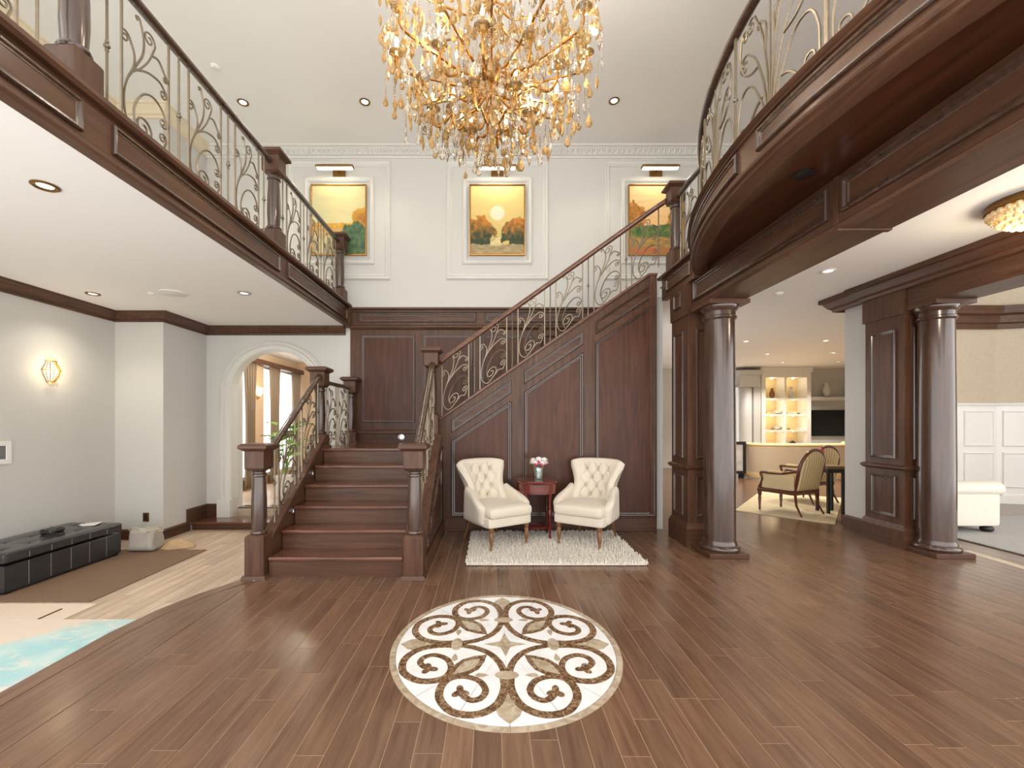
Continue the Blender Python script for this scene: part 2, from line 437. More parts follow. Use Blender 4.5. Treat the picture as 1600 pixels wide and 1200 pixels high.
struct(MB().box(-5.25, 10.5, -3, 7.8, CZ, CZ+.1), 'ceiling', 'ceil', 'high white ceiling above the chandelier', 'ceiling')
struct(MB().box(-5.07, -2.25, -1, 6.75, 2.88, UF), 'ceiling', 'ceil', 'low white ceiling under the left gallery', 'ceiling')
struct(MB().prism([(2.62, -1), (4.99, -1), (4.99, 5.95), (6.42, 7.73), (11.6, 7.73), (11.6, 13.6), (2.1, 13.6), (2.1, 5.72), (2.62, 5.72)], 3.05, 3.16), 'ceiling', 'ceil', 'low white ceiling of the living room side', 'ceiling')
struct(MB().box(2.30, 4.99, -1, 6.75, 3.16, UF+.06), 'floor', 'floor', 'upper floor behind the curved balcony', 'floor')
struct(MB().box(4.95, 5.06, -1, 6.75, 3.16, CZ), 'wall_right', 'wall', 'white upper wall behind the curved balcony')
# arch casing
def arch_path(rw, rh, z0, n=28, cx=None):
    cx = ACX
    return [(cx-rw, z0)]+[(cx-rw*math.cos(math.pi*i/n), ASP+rh*math.sin(math.pi*i/n)) for i in range(n+1)]+[(cx+rw, z0)]
ar = T('trim_4', 'white moulded casing round the archway', 'arch casing', (ACX, 6.7, -.06), kind='structure')
prof = [(0, .15), (0, -.03), (.015, -.045), (.035, -.045), (.04, -.03), (.085, -.03), (.095, -.045), (.115, -.065), (.145, -.06), (.15, -.04), (.168, -.035), (.168, 0)]
paths = [arch_path(ARW-.01+o, ARH-.01+o*.85, .22) for o, d in prof]
m = MB(); n = len(paths[0])
for pth, (o, d) in zip(paths, prof):
    m.v += [(x, 6.75+d, z) for x, z in pth]
for j in range(len(prof)-1):
    for i in range(n-1): m.f.append((j*n+i, (j+1)*n+i, (j+1)*n+i+1, j*n+i+1))
m.build('arch_moulding', 'wall_trim', ar, smooth=30)
for sx in (-1, 1):
    x = ACX+sx*(ARW+.08)
    MB().box(x-.10, x+.10, 6.66, 6.75, -.06, .22).build('plinth_block', 'wall_trim', ar, bevel=.006)
# breakfast room beyond the arch
struct(MB().box(-5.05, -1, 6.91, 11.2, -.1, .06), 'floor', 'floor_pale', 'pale floor of the room beyond the archway', 'floor')
struct(MB().box(-5.05, -1, 6.91, 11.2, 2.88, 3.0), 'ceiling', 'ceil', 'white ceiling of the room beyond the archway', 'ceiling')
struct(MB().box(-5.05, -1, 11, 11.2, -.1, 2.9), 'wall_back', 'tan', 'tan end wall of the room beyond the archway')
m = MB(); m.box(-1.3, -1, 6.9, 7.4, -.1, 2.9); m.box(-1.3, -1, 10.4, 11, -.1, 2.9); m.box(-1.3, -1, 7.4, 10.4, 2.6, 2.9); m.box(-1.3, -1, 7.4, 10.4, -.1, .3)
struct(m, 'wall_right', 'wall', 'white side wall of the room beyond the archway')
struct(MB().box(-4.42, -4.03, 6.90, 7.05, -.1, 2.9), 'wall_back', 'wall', 'white return wall inside the archway room')
m = MB(); wx0, wx1 = -5.05, -4.90
for a, b in ((7.05, 7.35), (8.86, 9.36), (10.85, 11.0)): m.box(wx0, wx1, a, b, .06, 2.9)
m.box(wx0, wx1, 7.35, 8.86, 2.62, 2.9); m.box(wx0, wx1, 9.36, 10.85, 2.62, 2.9)
m.box(wx0, wx1, 7.35, 8.86, .06, .25); m.box(wx0, wx1, 9.36, 10.85, .06, .25)
struct(m, 'wall_left', 'tan', 'tan window wall seen through the archway')
def window(n, label, x0, x1, y0, y1, z0, z1, axis, cols):
    t = T('window_%d' % n, label, 'window', ((x0+x1)/2, (y0+y1)/2, z0), kind='structure')
    m = MB(); e = .05
    if axis == 'x':
        xm = (x0+x1)/2
        m.box(x0, x1, y0, y0+e, z0, z1); m.box(x0, x1, y1-e, y1, z0, z1); m.box(x0, x1, y0+e, y1-e, z0, z0+e); m.box(x0, x1, y0+e, y1-e, z1-e, z1)
        for k in range(1, cols): yy = y0+(y1-y0)*k/cols; m.box(x0, x1, yy-.025, yy+.025, z0+e, z1-e)
        m.build('window_frame', 'white', t)
        for k in range(cols): MB().box(xm-.004, xm+.004, y0+(y1-y0)*k/cols+.03, y0+(y1-y0)*(k+1)/cols-.03, z0+e, z1-e).build('pane', 'glass', t)
    else:
        ym = (y0+y1)/2
        m.box(x0, x0+e, y0, y1, z0, z1); m.box(x1-e, x1, y0, y1, z0, z1); m.box(x0+e, x1-e, y0, y1, z0, z0+e); m.box(x0+e, x1-e, y0, y1, z1-e, z1)
        for k in range(1, cols): xx = x0+(x1-x0)*k/cols; m.box(xx-.025, xx+.025, y0, y1, z0+e, z1-e)
        m.build('window_frame', 'white', t)
        for k in range(cols): MB().box(x0+(x1-x0)*k/cols+.03, x0+(x1-x0)*(k+1)/cols-.03, ym-.004, ym+.004, z0+e, z1-e).build('pane', 'glass', t)
window(1, 'bright window left of the tan pillar seen through the archway', -5.02, -4.95, 7.35, 8.86, .25, 2.62, 'x', 2)
window(7, 'wide added side window brightening the room beyond the archway', -1.18, -1.12, 7.4, 10.4, .3, 2.6, 'x', 3)  # unseen window, added to let more daylight into this dim room
window(2, 'bright window right of the tan pillar seen through the archway', -5.02, -4.95, 9.36, 10.85, .25, 2.62, 'x', 2)
# living room
m = MB()
m.box(2.1, 2.25, 5.72, 7.2, 0, 3.05); m.box(2.1, 2.25, 12.6, 13.6, 0, 3.05)
for a, b in ((9.2, 9.6), (11.0, 11.2)): m.box(2.1, 2.25, a, b, 0, 3.05)
m.box(2.1, 2.25, 7.2, 12.6, 2.75, 3.05); m.box(2.1, 2.25, 7.2, 12.6, 0, .2)
struct(m, 'wall_left', 'wall', 'white living room wall with added window openings')
window(3, 'tall added living room window nearest the staircase', 2.14, 2.2, 7.2, 9.2, .2, 2.75, 'x', 2)  # these unseen side windows are added as the living room's daylight source
window(4, 'middle tall added living room window', 2.14, 2.2, 9.6, 11.0, .2, 2.75, 'x', 2)
window(5, 'farthest tall added side window of the living room', 2.14, 2.2, 11.2, 12.6, .2, 2.75, 'x', 2)
m = MB(); m.box(2.25, 6.3, 13.4, 13.6, 0, 3.05); m.box(7.62, 11.5, 13.4, 13.6, 0, 3.05); m.box(6.3, 7.62, 13.4, 13.6, 2.62, 3.05); m.box(6.3, 7.62, 13.4, 13.6, 0, .2)
struct(m, 'wall_back', 'wall', 'pale wall holding the television')
window(6, 'bright window in the far living room wall beside the curtain', 6.3, 7.62, 13.46, 13.52, .2, 2.62, 'y', 2)
struct(MB().prism([(4.66, 5.315), (4.80, 5.315), (4.80, 5.62), (4.74, 5.82), (4.66, 5.74)], 0, 3.05), 'wall_right', 'wall', 'white wall end beside the far pilaster')
struct(MB().prism([(4.80, 5.62), (6.52, 7.50), (6.42, 7.60), (4.74, 5.82)], 0, 3.05), 'wall_right', 'wall', 'white wall between the living room and the den')
struct(MB().prism([(6.42, 7.60), (6.52, 7.725), (8.80, 7.725), (11.5, 7.725), (11.5, 7.80), (6.50, 7.80)], 0, 3.05), 'wall_right', 'wall', 'white living room wall backing onto the den')
struct(MB().box(11.5, 11.6, 7.725, 13.6, 0, 3.05), 'wall_right', 'wall', 'white right hand wall of the living room')
struct(MB().prism([(5.06, 5.9), (6.52, 7.50), (6.42, 7.60), (5.06, 6.05)], 3.05, CZ), 'wall_right', 'paper', 'beige upper wall of the den')
# den at far right
den = MB().prism([(6.48, 7.58), (8.77, 7.58), (10.4, 7.12), (10.5, 7.2), (8.80, 7.72), (6.52, 7.72)], 0, CZ)
dw = struct(den, 'wall_back', 'paper', 'beige papered wall with white wainscot at the far right')
struct(MB().box(10.4, 10.5, 4.0, 7.2, 0, CZ), 'wall_right', 'paper', 'beige side wall of the den')
wn = T('wainscot', 'white panelled wainscot on the beige wall at the far right', 'wainscot', (8.7, 7.5, 0), kind='structure')
MB().prism([(6.55, 7.55), (8.762, 7.55), (10.39, 7.09), (10.4, 7.12), (8.77, 7.58), (6.55, 7.58)], 0, 1.72).build('board', 'white', wn)
MB().sweep([(6.55, 7.55), (8.762, 7.55), (10.39, 7.09)], [(0, 1.70), (-.04, 1.70), (-.05, 1.735), (0, 1.735)]).build('cap_rail', 'white', wn)
MB().sweep([(6.55, 7.55), (8.762, 7.55), (10.39, 7.09)], [(0, 0), (-.025, 0), (-.025, .14), (0, .16)]).build('skirting', 'white', wn)
for k in range(-1, 2):
    for z0, z1 in ((.28, .88), (.99, 1.60)):
        panel(wn, (7.50+.63*k, 7.55, 0), X3, Z3, (0, -1, 0), rect(.06, .57, z0, z1), 'white', MOLD_S)
ud = Vector((1.628, -.46, 0)).normalized(); nd = Vector((-.46, -1.628, 0)).normalized()
for k in range(2):
    for z0, z1 in ((.28, .88), (.99, 1.60)):
        panel(wn, Vector((8.762, 7.55, 0))+ud*(.03+.8*k), ud, Z3, nd, rect(.05, .75, z0, z1), 'white', MOLD_S)
m = MB().sweep([(6.50, 7.58), (8.77, 7.58), (10.4, 7.12)], [(0, 3.02), (-.04, 3.02), (-.05, 3.10), (-.09, 3.12), (-.09, 3.24), (-.14, 3.27), (-.16, 3.36), (-.16, 3.40), (0, 3.40)])
struct(m, 'trim_5', 'wood_x', 'dark wooden cornice on the beige wall', 'cornice')

# crowns and skirtings
up = [(-5.07, 1.2), (-5.07, 5.86), (-4.42, 5.86), (-4.42, 6.75)]
crown = [(0, CZ-.16), (-.015, CZ-.16), (-.02, CZ-.13), (-.045, CZ-.12), (-.06, CZ-.07), (-.10, CZ-.03), (-.12, CZ-.025), (-.12, CZ), (0, CZ)]
struct(MB().sweep(up, crown), 'trim_6', 'cream_crown', 'cream gilded crown moulding above the left gallery', 'crown moulding')
cr = struct(MB().sweep([(-4.42, 6.75), (4.95, 6.75)], crown), 'trim_7', 'wall_trim', 'white ornate crown moulding above the paintings', 'crown moulding')
m = MB(); k = 0; x = -4.3
while x < 4.8:
    zz = CZ-.085
    m.add([(x, 6.70, zz-.045), (x+.03, 6.695, zz), (x, 6.655, zz+.045), (x-.03, 6.695, zz), (x, 6.668, zz)], [(0, 1, 4), (1, 2, 4), (2, 3, 4), (3, 0, 4)])
    m.add([(x+.04, 6.70, zz-.03), (x+.055, 6.69, zz+.02), (x+.04, 6.675, zz+.03), (x+.025, 6.69, zz+.02), (x+.04, 6.672, zz)], [(0, 1, 4), (1, 2, 4), (2, 3, 4), (3, 0, 4)])
    x += .08
m.build('leaf_ornament', 'wall_trim', cr, kind='stuff')
low = [(-5.07, .8), (-5.07, 5.86), (-4.42, 5.86), (-4.42, 6.75), (-2.26, 6.75)]
struct(MB().sweep(low, [(0, 2.75), (-.02, 2.75), (-.025, 2.78), (-.05, 2.79), (-.09, 2.84), (-.11, 2.85), (-.11, 2.88), (0, 2.88)]), 'trim_8', 'wood_y', 'brown crown moulding under the left gallery ceiling', 'crown moulding')
bp_ = [(0, LZ), (-.018, LZ), (-.018, LZ+.12), (-.008, LZ+.14), (0, LZ+.14)]
struct(MB().sweep([(-5.07, 1.2), (-5.07, 5.86), (-4.42, 5.86), (-4.42, 6.36)], bp_), 'baseboard_left', 'wood_y', 'brown skirting board round the sunken area', 'skirting')
struct(MB().sweep([(-4.42, 6.30), (-4.42, 6.75), (-4.22, 6.75)], [(0, -.06), (-.02, -.06), (-.02, .12), (-.01, .14), (0, .14)]), 'baseboard_left', 'wood_y', 'raised brown skirting board beside the arch step', 'skirting')
# wall frames for the paintings
for nm, cx in (('left', -2.358), ('middle', .09), ('right', 2.541)):
    t = T('trim_9', 'white nested wall moulding frames round the %s painting' % nm, 'wall moulding', (cx, 6.74, 3.6), kind='structure')
    panel(t, (cx, 6.75, 0), X3, Z3, (0, -1, 0), rect(-.794, .794, 3.61, 5.45), 'wall_trim', [(0, 0), (0, .02), (.02, .035), (.05, .02), (.06, .028), (.085, .012), (.09, 0)], field=False, name='outer_frame')
    panel(t, (cx, 6.75, 0), X3, Z3, (0, -1, 0), rect(-.541, .541, 3.85, 5.20), 'wall_trim', [(0, 0), (0, .02), (.02, .035), (.05, .02), (.06, .028), (.08, .012), (.085, 0)], field=False, name='inner_frame')
# landing wainscot
wn = T('wainscot', 'brown wooden wainscot behind the stair landing', 'wainscot', (0, 6.72, 1.09), kind='structure')
MB().box(-2.18, 2.16, 6.72, 6.75, 0.9, 3.14).build('board', 'wood_z', wn)
MB().sweep([(-2.18, 6.72), (2.16, 6.72)], [(0, 3.10), (-.02, 3.10), (-.025, 3.125), (-.05, 3.14), (-.05, 3.165), (.03, 3.165), (.03, 3.10)]).build('cap_rail', 'wood_x', wn)
MB().sweep([(-2.18, 6.72), (2.16, 6.72)], [(0, 2.83), (-.02, 2.83), (-.045, 2.86), (-.045, 2.88), (-.02, 2.90), (0, 2.90)]).build('picture_rail', 'wood_x', wn)
MB().sweep([(-2.18, 6.72), (2.16, 6.72)], [(0, 1.09), (-.02, 1.09), (-.02, 1.22), (-.035, 1.23), (-.035, 1.265), (-.01, 1.29), (0, 1.29)]).build('base_rail', 'wood_x', wn)
for x0, x1 in ((-2.04, -.24), (-.09, 1.72)):
    panel(wn, (0, 6.72, 0), X3, Z3, (0, -1, 0), rect(x0, x1, 2.945, 3.08), 'wood_x', MOLD_S)
for x0, x1 in ((-2.0, -1.18), (-1.05, -.29), (-.15, .62), (.76, 1.5), (1.62, 2.05)):
    panel(wn, (0, 6.72, 0), X3, Z3, (0, -1, 0), rect(x0, x1, 1.40, 2.74), 'wood_z', MOLD_S, fieldmat='wood_panel')

# ------------------------------------------------------------------ stairs
SY, TR, RH = 3.95, .26, 1.09/6
sx0, sx1 = -2.02, -.80
S = T('staircase', 'brown wooden staircase rising to a landing and turning right', 'staircase', (-1.41, 5.2, 0))
for i in range(6):
    y = SY+TR*i; z = RH*i
    MB().box(sx0, sx1, y, y+.02, z, z+RH-.03).build('riser', 'wood_x', S)
    if i < 5: MB().box(sx0, sx1, y-.03, y+TR+.02, z+RH-.033, z+RH).build('tread', 'tread', S, bevel=.01)
yl = SY+TR*5
MB().box(-2.20, -.62, yl-.03, 6.72, 1.055, 1.09).build('landing_board', 'tread', S, bevel=.01)
MB().box(-2.20, -2.16, yl, 6.72, LZ, 1.055).build('landing_skirt', 'wood_z', S)
def zc(y): return .33+.69*(y-4.03)            # top of the closed strings of the lower flight
for xa, xb in ((-2.11, -2.03), (-.79, -.62)):
    m = MB().ext([(xa, 4.03, 0), (xa, 5.42, 0), (xa, 5.42, zc(5.32)), (xa, 5.32, zc(5.32)), (xa, 4.03, zc(4.03))], (xb-xa, 0, 0))
    s_ = m.build('stringer', 'wood_y', S)
    MB().ext([(xa-.012, 4.02, zc(4.02)), (xa-.012, 5.32, zc(5.32)), (xa-.012, 5.32, zc(5.32)+.035), (xa-.012, 4.02, zc(4.02)+.035)], (xb-xa+.024, 0, 0)).build('stringer_cap', 'wood_y', s_, bevel=.006)
for a, b in ((4.12, 5.25),):
    panel(S, (-.62, 0, 0), Y3, Z3, X3, [(a, .22), (b, .22), (b, zc(b)-.30), (a, zc(a)-.10)], 'wood_y', MOLD_S)
    panel(S, (-.62, 0, 0), Y3, Z3, X3, [(a+.2, zc(a+.2)-.19), (b, zc(b)-.24), (b, zc(b)-.06), (a+.2, zc(a+.2)-.06)], 'wood_y', MOLD_S, name='frieze_panel')
MB().box(-.62, -.60, 4.03, 5.6, 0, .16).build('skirting', 'wood_y', S, bevel=.004)
MB().box(-.80, -.62, 5.42, 5.6, 0, 1.10).build('post_box', 'wood_z', S)
n2, tr2, rh2 = 11, .265, (UF-1.09)/11
for j in range(n2):
    x = -.58+tr2*j; z = 1.09+rh2*j
    MB().box(x, x+.02, 5.66, 6.72, z, z+rh2-.03).build('riser', 'wood_y', S)
    if j < n2-1: MB().box(x-.03, x+tr2+.02, 5.66, 6.72, z+rh2-.033, z+rh2).build('tread', 'tread', S, bevel=.01)
# step lights: on the left string and the landing wall
for k, (y, z) in enumerate(((4.42, .60-.10), (4.90, .93-.10))):
    t = T('step_light', ('small round chrome step light on the left string, %s one' % ('lower', 'upper')[k]), 'step light', (-2.028, y, z), group='step lights on the stair')
    m = MB(); m.lathe(0, 0, [(.032, 0), (.032, .008), (.022, .012), (.02, .006), (.001, .006)], 16); m.v = [(-2.028+a[2], y+a[0], z+a[1]) for a in m.v]
    m.build('bezel', 'chrome', t)
t = T('step_light', 'small round chrome step light on the landing wall', 'step light', (-1.39, 6.70, 1.17), group='step lights on the stair')
m = MB(); m.lathe(0, 0, [(.05, 0), (.05, .012), (.03, .016), (.028, .006), (.001, .006)], 16); m.v = [(-1.39+a[0], 6.702-a[2], 1.17+a[1]) for a in m.v]; m.build('bezel', 'chrome', t)
# panelled wall under the upper flight
def zs(x): return 1.39+.69*(x+.71)
SW = T('wall_stair', 'dark panelled wall closing the upper flight behind the armchairs', 'panelled wall', (.7, 5.6, 0), kind='structure')
MB().ext([(-.72, 5.6, 0), (2.12, 5.6, 0), (2.12, 5.6, zs(2.03)), (2.03, 5.6, zs(2.03)), (-.72, 5.6, zs(-.72))], (0, .1, 0)).build('board', 'wood_z', SW)
MB().ext([(-.74, 5.57, zs(-.74)), (2.03, 5.57, zs(2.03)), (2.13, 5.57, zs(2.03)), (2.13, 5.57, zs(2.03)+.035), (2.02, 5.57, zs(2.03)+.035), (-.74, 5.57, zs(-.74)+.04)], (0, .16, 0)).build('stringer_cap', 'tread', SW, bevel=.008)
MB().box(-.62, 2.12, 5.575, 5.6, 0, .17).build('skirting', 'wood_x', SW, bevel=.006)
MB().box(2.03, 2.12, 5.575, 5.6, .17, zs(2.03)).build('stile', 'wood_z', SW, bevel=.004)
for x0, x1, a, b in ((706, 799, 656, 594), (819, 911, 580, 518), (930, 1023, 503, 441)):
    u0, u1 = (x0-768)*5.6/F, (x1-768)*5.6/F
    h = lambda y: 1.4+(660-y)*5.6/F
    panel(SW, (0, 5.6, 0), X3, Z3, (0, -1, 0), [(u0, h(a)-.165), (u1, h(b)-.165), (u1, h(b)), (u0, h(a))], 'wood_x', MOLD_S, name='frieze_panel')
    panel(SW, (0, 5.6, 0), X3, Z3, (0, -1, 0), [(u0, .20), (u1, .20), (u1, h(b)-.27), (u0, h(a)-.27)], 'wood_z', MOLD, fieldmat='wood_panel')
# ------------------------------------------------------------------ columns, pilasters, beams
def column(x, y, top, label, sh=.155):
    t = T('column', label, 'column', (x, y, 0), group='round wooden columns')
    MB().box(x-.205, x+.205, y-.205, y+.205, 0, .05).build('plinth', 'wood_x', t, bevel=.006)
    MB().lathe(x, y, [(.19, .05), (.20, .07), (.20, .085), (.185, .105), (.172, .11), (.172, .125), (sh+.005, .15), (sh+.005, .16)], 40).build('base', 'wood_gloss', t, smooth=40)
    MB().lathe(x, y, [(sh+.003, .15), (sh+.004, .9), (sh, 1.6), (sh-.008, top-.18)], 40).build('shaft', 'wood_gloss', t, smooth=40)
    MB().lathe(x, y, [(sh-.006, top-.19), (sh+.012, top-.17), (sh+.012, top-.155), (sh, top-.145), (sh, top-.10), (sh+.02, top-.08), (sh+.035, top-.05), (sh+.035, top-.04)], 40).build('capital', 'wood_gloss', t, smooth=40)
    MB().box(x-.21, x+.21, y-.21, y+.21, top-.045, top).build('abacus', 'wood_x', t, bevel=.004)
    return t
BZ = 2.67
column(2.44, 4.66, BZ, 'round brown column nearest the staircase')
column(4.76, 4.66, BZ, 'round brown column before the den on the right')
def pilaster(x0, x1, y0, y1, top, label):
    t = T('pilaster', label, 'pilaster', ((x0+x1)/2, (y0+y1)/2, 0), group='square panelled pilasters')
    MB().box(x0, x1, y0, y1, 0, top).build('shaft', 'wood_z', t, bevel=.003)
    loop = [(x0, y0), (x1, y0), (x1, y1), (x0, y1)]
    MB().sweep(loop, [(.003, 0), (-.03, 0), (-.03, .2), (-.02, .23), (-.008, .26), (.003, .26)], closed=True).build('base', 'wood_x', t)
    MB().sweep(loop, [(.003, .86), (-.015, .865), (-.035, .885), (-.035, .905), (-.012, .92), (.003, .92)], closed=True).build('dado_rail', 'wood_x', t)
    for (O, U, N, L) in (((x0, y1, 0), (0, -1, 0), (-1, 0, 0), y1-y0), ((x0, y0, 0), X3, (0, -1, 0), x1-x0)):
        panel(t, O, U, Z3, N, rect(.09, L-.09, .33, .79), 'wood_z', MOLD_S)
        panel(t, O, U, Z3, N, rect(.09, L-.09, .99, 2.45), 'wood_z', MOLD_S)
    return t
p1 = pilaster(2.22, 2.66, 4.92, 5.36, 2.97, 'panelled square pilaster beside the stair wall')
MB().sweep([(2.22, 4.92), (2.66, 4.92), (2.66, 5.36), (2.22, 5.36)], [(.003, 2.62), (-.012, 2.62), (-.018, 2.97), (.003, 2.97)], closed=True).build('frieze_block', 'wood_z', p1)
panel(p1, (2.204, 5.36, 0), (0, -1, 0), Z3, (-1, 0, 0), rect(.12, .32, 2.74, 2.92), 'wood_z', MOLD_S, name='rosette')
p2 = pilaster(4.56, 4.99, 4.81, 5.31, 3.04, 'panelled square pilaster beside the white wall end')
MB().sweep([(4.56, 4.81), (4.99, 4.81), (4.99, 5.31), (4.56, 5.31)], [(.003, 2.60), (-.02, 2.60), (-.02, 3.03), (.003, 3.03)], closed=True).build('frieze_block', 'wood_z', p2)
struct(MB().sweep([(4.66, 5.74), (4.66, 5.34)], [(0, 0), (-.02, 0), (-.02, .17), (-.01, .19), (0, .19)]), 'baseboard_right', 'wood_y', 'brown skirting under the white wall end', 'skirting')
b1 = T('beam', 'brown panelled beam under the curved balcony', 'beam', (2.46, 2.2, BZ))
MB().box(2.27, 2.62, -1, 4.92, BZ, 3.017).build('box', 'wood_y', b1, bevel=.004)
for y0, y1 in ((-.6, 2.80), (2.92, 4.86)):
    panel(b1, (2.27, 0, 0), Y3, Z3, (-1, 0, 0), rect(y0, y1, BZ+.085, 2.965), 'wood_y', MOLD)
MB().box(2.262, 2.625, 2.845, 2.885, BZ-.012, 3.017).build('joint_bead', 'wood_z', b1, bevel=.006)
MB().sweep([(2.27, 4.92), (2.27, -1)], [(.003, BZ), (-.012, BZ), (-.018, BZ+.02), (-.008, BZ+.03), (.003, BZ+.03)]).build('bead', 'wood_y', b1)
b2 = T('beam', 'dark brown beam with crown moulding over the den opening', 'beam', (4.76, 2.2, BZ))
MB().box(4.56, 4.97, -1, 4.81, BZ, 3.05).build('box', 'wood_y', b2, bevel=.004)
MB().sweep([(4.99, 5.80), (4.58, 5.80), (4.58, 5.31), (4.54, 5.31), (4.54, -1)], [(.003, 2.86), (-.02, 2.87), (-.03, 2.90), (-.06, 2.92), (-.10, 2.985), (-.13, 2.995), (-.13, 3.048), (.003, 3.048)]).build('crown', 'wood_y', b2)

# ------------------------------------------------------------------ left gallery edge
g = T('gallery_edge', 'brown panelled edge of the left upstairs gallery', 'gallery fascia', (-2.22, 3, 2.88))
MB().box(-2.25, -2.20, -1, 6.74, 2.875, UF-.02).build('board', 'wood_y', g)
MB().ext([(-2.25, -1, UF-.02), (-2.165, -1, UF-.02), (-2.15, -1, UF), (-2.155, -1, UF+.03), (-2.39, -1, UF+.03), (-2.39, -1, UF+.001), (-2.25, -1, UF+.001)], (0, 7.72, 0)).build('nosing', 'wood_y', g)
MB().ext([(-2.20, -1, 2.865), (-2.17, -1, 2.865), (-2.165, -1, 2.885), (-2.18, -1, 2.90), (-2.185, -1, 2.92), (-2.20, -1, 2.925)], (0, 7.72, 0)).build('bead', 'wood_y', g)
MB().box(-2.25, -2.165, 6.66, 6.745, 2.86, UF-.02).build('end_block', 'wood_z', g)
for y0, y1 in ((-.5, 2.33), (2.52, 4.50), (4.68, 6.60)):
    panel(g, (-2.20, 0, 0), Y3, Z3, X3, rect(y0, y1, 2.955, 3.125), 'wood_y', MOLD_S)

# ------------------------------------------------------------------ curved balcony
BCX, BCY = 5.65, 2.70
def arcp(Rr, a): return (BCX-Rr*math.cos(a), BCY+Rr*math.sin(a))
A0, A1, NA = R(-33), R(32), 72
AN = [A0+(A1-A0)*i/NA for i in range(NA+1)]
bal = T('balcony', 'curved brown wooden balcony with panelled edge', 'balcony', (2.0, 2.7, 2.97))
def arcsweep(prof, a0=A0, a1=A1, n=NA):
    m = MB(); k = len(prof)
    for i in range(n+1):
        a = a0+(a1-a0)*i/n
        for r_, z in prof: x, y = arcp(r_, a); m.v.append((x, y, z))
    for i in range(n):
        for j in range(k):
            q = (j+1) % k; m.f.append((i*k+j, i*k+q, (i+1)*k+q, (i+1)*k+j))
    m.f.append(tuple(range(k-1, -1, -1))); m.f.append(tuple(range(n*k, n*k+k)))
    return m
arcsweep([(3.9, 3.02), (3.9, 3.245), (3.995, 3.245), (3.995, 3.02)]).build('fascia', 'wood_y', bal, smooth=30)
arcsweep([(3.80, 3.245), (3.80, 3.275), (4.035, 3.275), (4.045, 3.262), (4.035, 3.25), (4.015, 3.245), (4.01, 3.235), (3.995, 3.232)]).build('nosing', 'wood_y', bal, smooth=40)
arcsweep([(3.86, 2.99), (3.86, 3.02), (3.995, 3.045), (4.008, 3.035), (4.004, 3.02), (3.98, 3.012), (3.975, 2.998), (3.95, 2.985)]).build('lower_bead', 'wood_y', bal, smooth=40)
pl = [arcp(3.92, a) for a in AN]
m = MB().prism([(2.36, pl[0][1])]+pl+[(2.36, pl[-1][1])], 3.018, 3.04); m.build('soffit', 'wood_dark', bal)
m = MB().prism([(2.36, pl[0][1])]+pl+[(2.36, pl[-1][1])], 3.20, 3.235); m.build('deck', 'floor', bal)
def arcmold(a0, a1, z0, z1, parent, r0=3.994):
    L = abs(a1-a0)*r0; n = 28
    poly = [(L*i/n, z0) for i in range(n+1)]+[(L*i/n, z1) for i in range(n, -1, -1)]
    m = MB(); m.mold((0, 0, 0), X3, (0, 0, 1), (0, 1, 0), poly, MOLD_S)
    m.v = [arcp(r0+v[1], a0+v[0]/r0)+(v[2],) for v in m.v]
    return m.build('panel_moulding', 'wood_gloss', parent, smooth=30)
def aof(y): return math.asin((y-BCY)/3.995)
arcmold(aof(2.93), aof(4.68), 3.078, 3.212, bal); arcmold(aof(.7), aof(2.70), 3.078, 3.212, bal)
MB().box(2.20, 2.27, 4.72, 5.62, 2.97, 3.235).build('side_fascia', 'wood_y', bal)
panel(bal, (2.20, 0, 0), Y3, Z3, (-1, 0, 0), rect(4.80, 5.45, 3.035, 3.185), 'wood_y', MOLD_S)
MB().box(2.15, 2.40, 4.72, 5.66, 3.235, 3.27).build('side_nosing', 'wood_y', bal, bevel=.008)

# ------------------------------------------------------------------ railings
def spiral(p, d, r, turns, side, n=26):
    """curl onward from p along direction d; side +1 turns left"""
    out = []; a = math.atan2(d[1], d[0]); cx = p[0]-side*r*math.sin(a); cy = p[1]+side*r*math.cos(a)
    b = math.atan2(p[1]-cy, p[0]-cx)
    for i in range(1, n+1):
        t = i/n; rr = r*(1-.78*t); out.append((cx+rr*math.cos(b+side*2*math.pi*turns*t), cy+rr*math.sin(b+side*2*math.pi*turns*t)))
    return out
def stroke(pts, w, h, curl=None, curl0=None):
    P = [Vector((u*w, v*h, 0)) for u, v in pts]; q = [(p.x, p.y) for p in cat_rom(P, 7)]
    if curl:
        d = (q[-1][0]-q[-2][0], q[-1][1]-q[-2][1]); q = q+spiral(q[-1], d, *curl)
    if curl0:
        d = (q[0][0]-q[1][0], q[0][1]-q[1][1]); q = spiral(q[0], d, *curl0)[::-1]+q
    return q
SCROLL = [  # strokes of one panel in unit square: points, end curl (radius m, turns, side), start curl
    ([(.52, .08), (.28, .03), (.08, .14), (.05, .30), (.16, .46), (.38, .58), (.55, .70), (.68, .84)], (.052, 1.4, 1), (.075, 1.45, 1)),
    ([(.16, .46), (.30, .58), (.42, .70), (.44, .82), (.36, .93)], (.02, .8, 1), None),
    ([(.14, .44), (.24, .55), (.24, .64), (.15, .72)], (.040, 1.4, 1), None),
    ([(.30, .54), (.52, .60), (.78, .62), (.92, .58)], (.034, 1.4, -1), None),
    ([(.34, .06), (.24, .22), (.38, .38), (.62, .45), (.84, .42), (.95, .34)], (.036, 1.4, -1), None),
    ([(.52, .08), (.70, .13), (.85, .10), (.94, .18)], (.036, 1.4, 1), None),
    ([(.60, .76), (.76, .78), (.90, .72), (.95, .70)], (.022, 1.2, -1), None),
]
FOUNTAIN = []
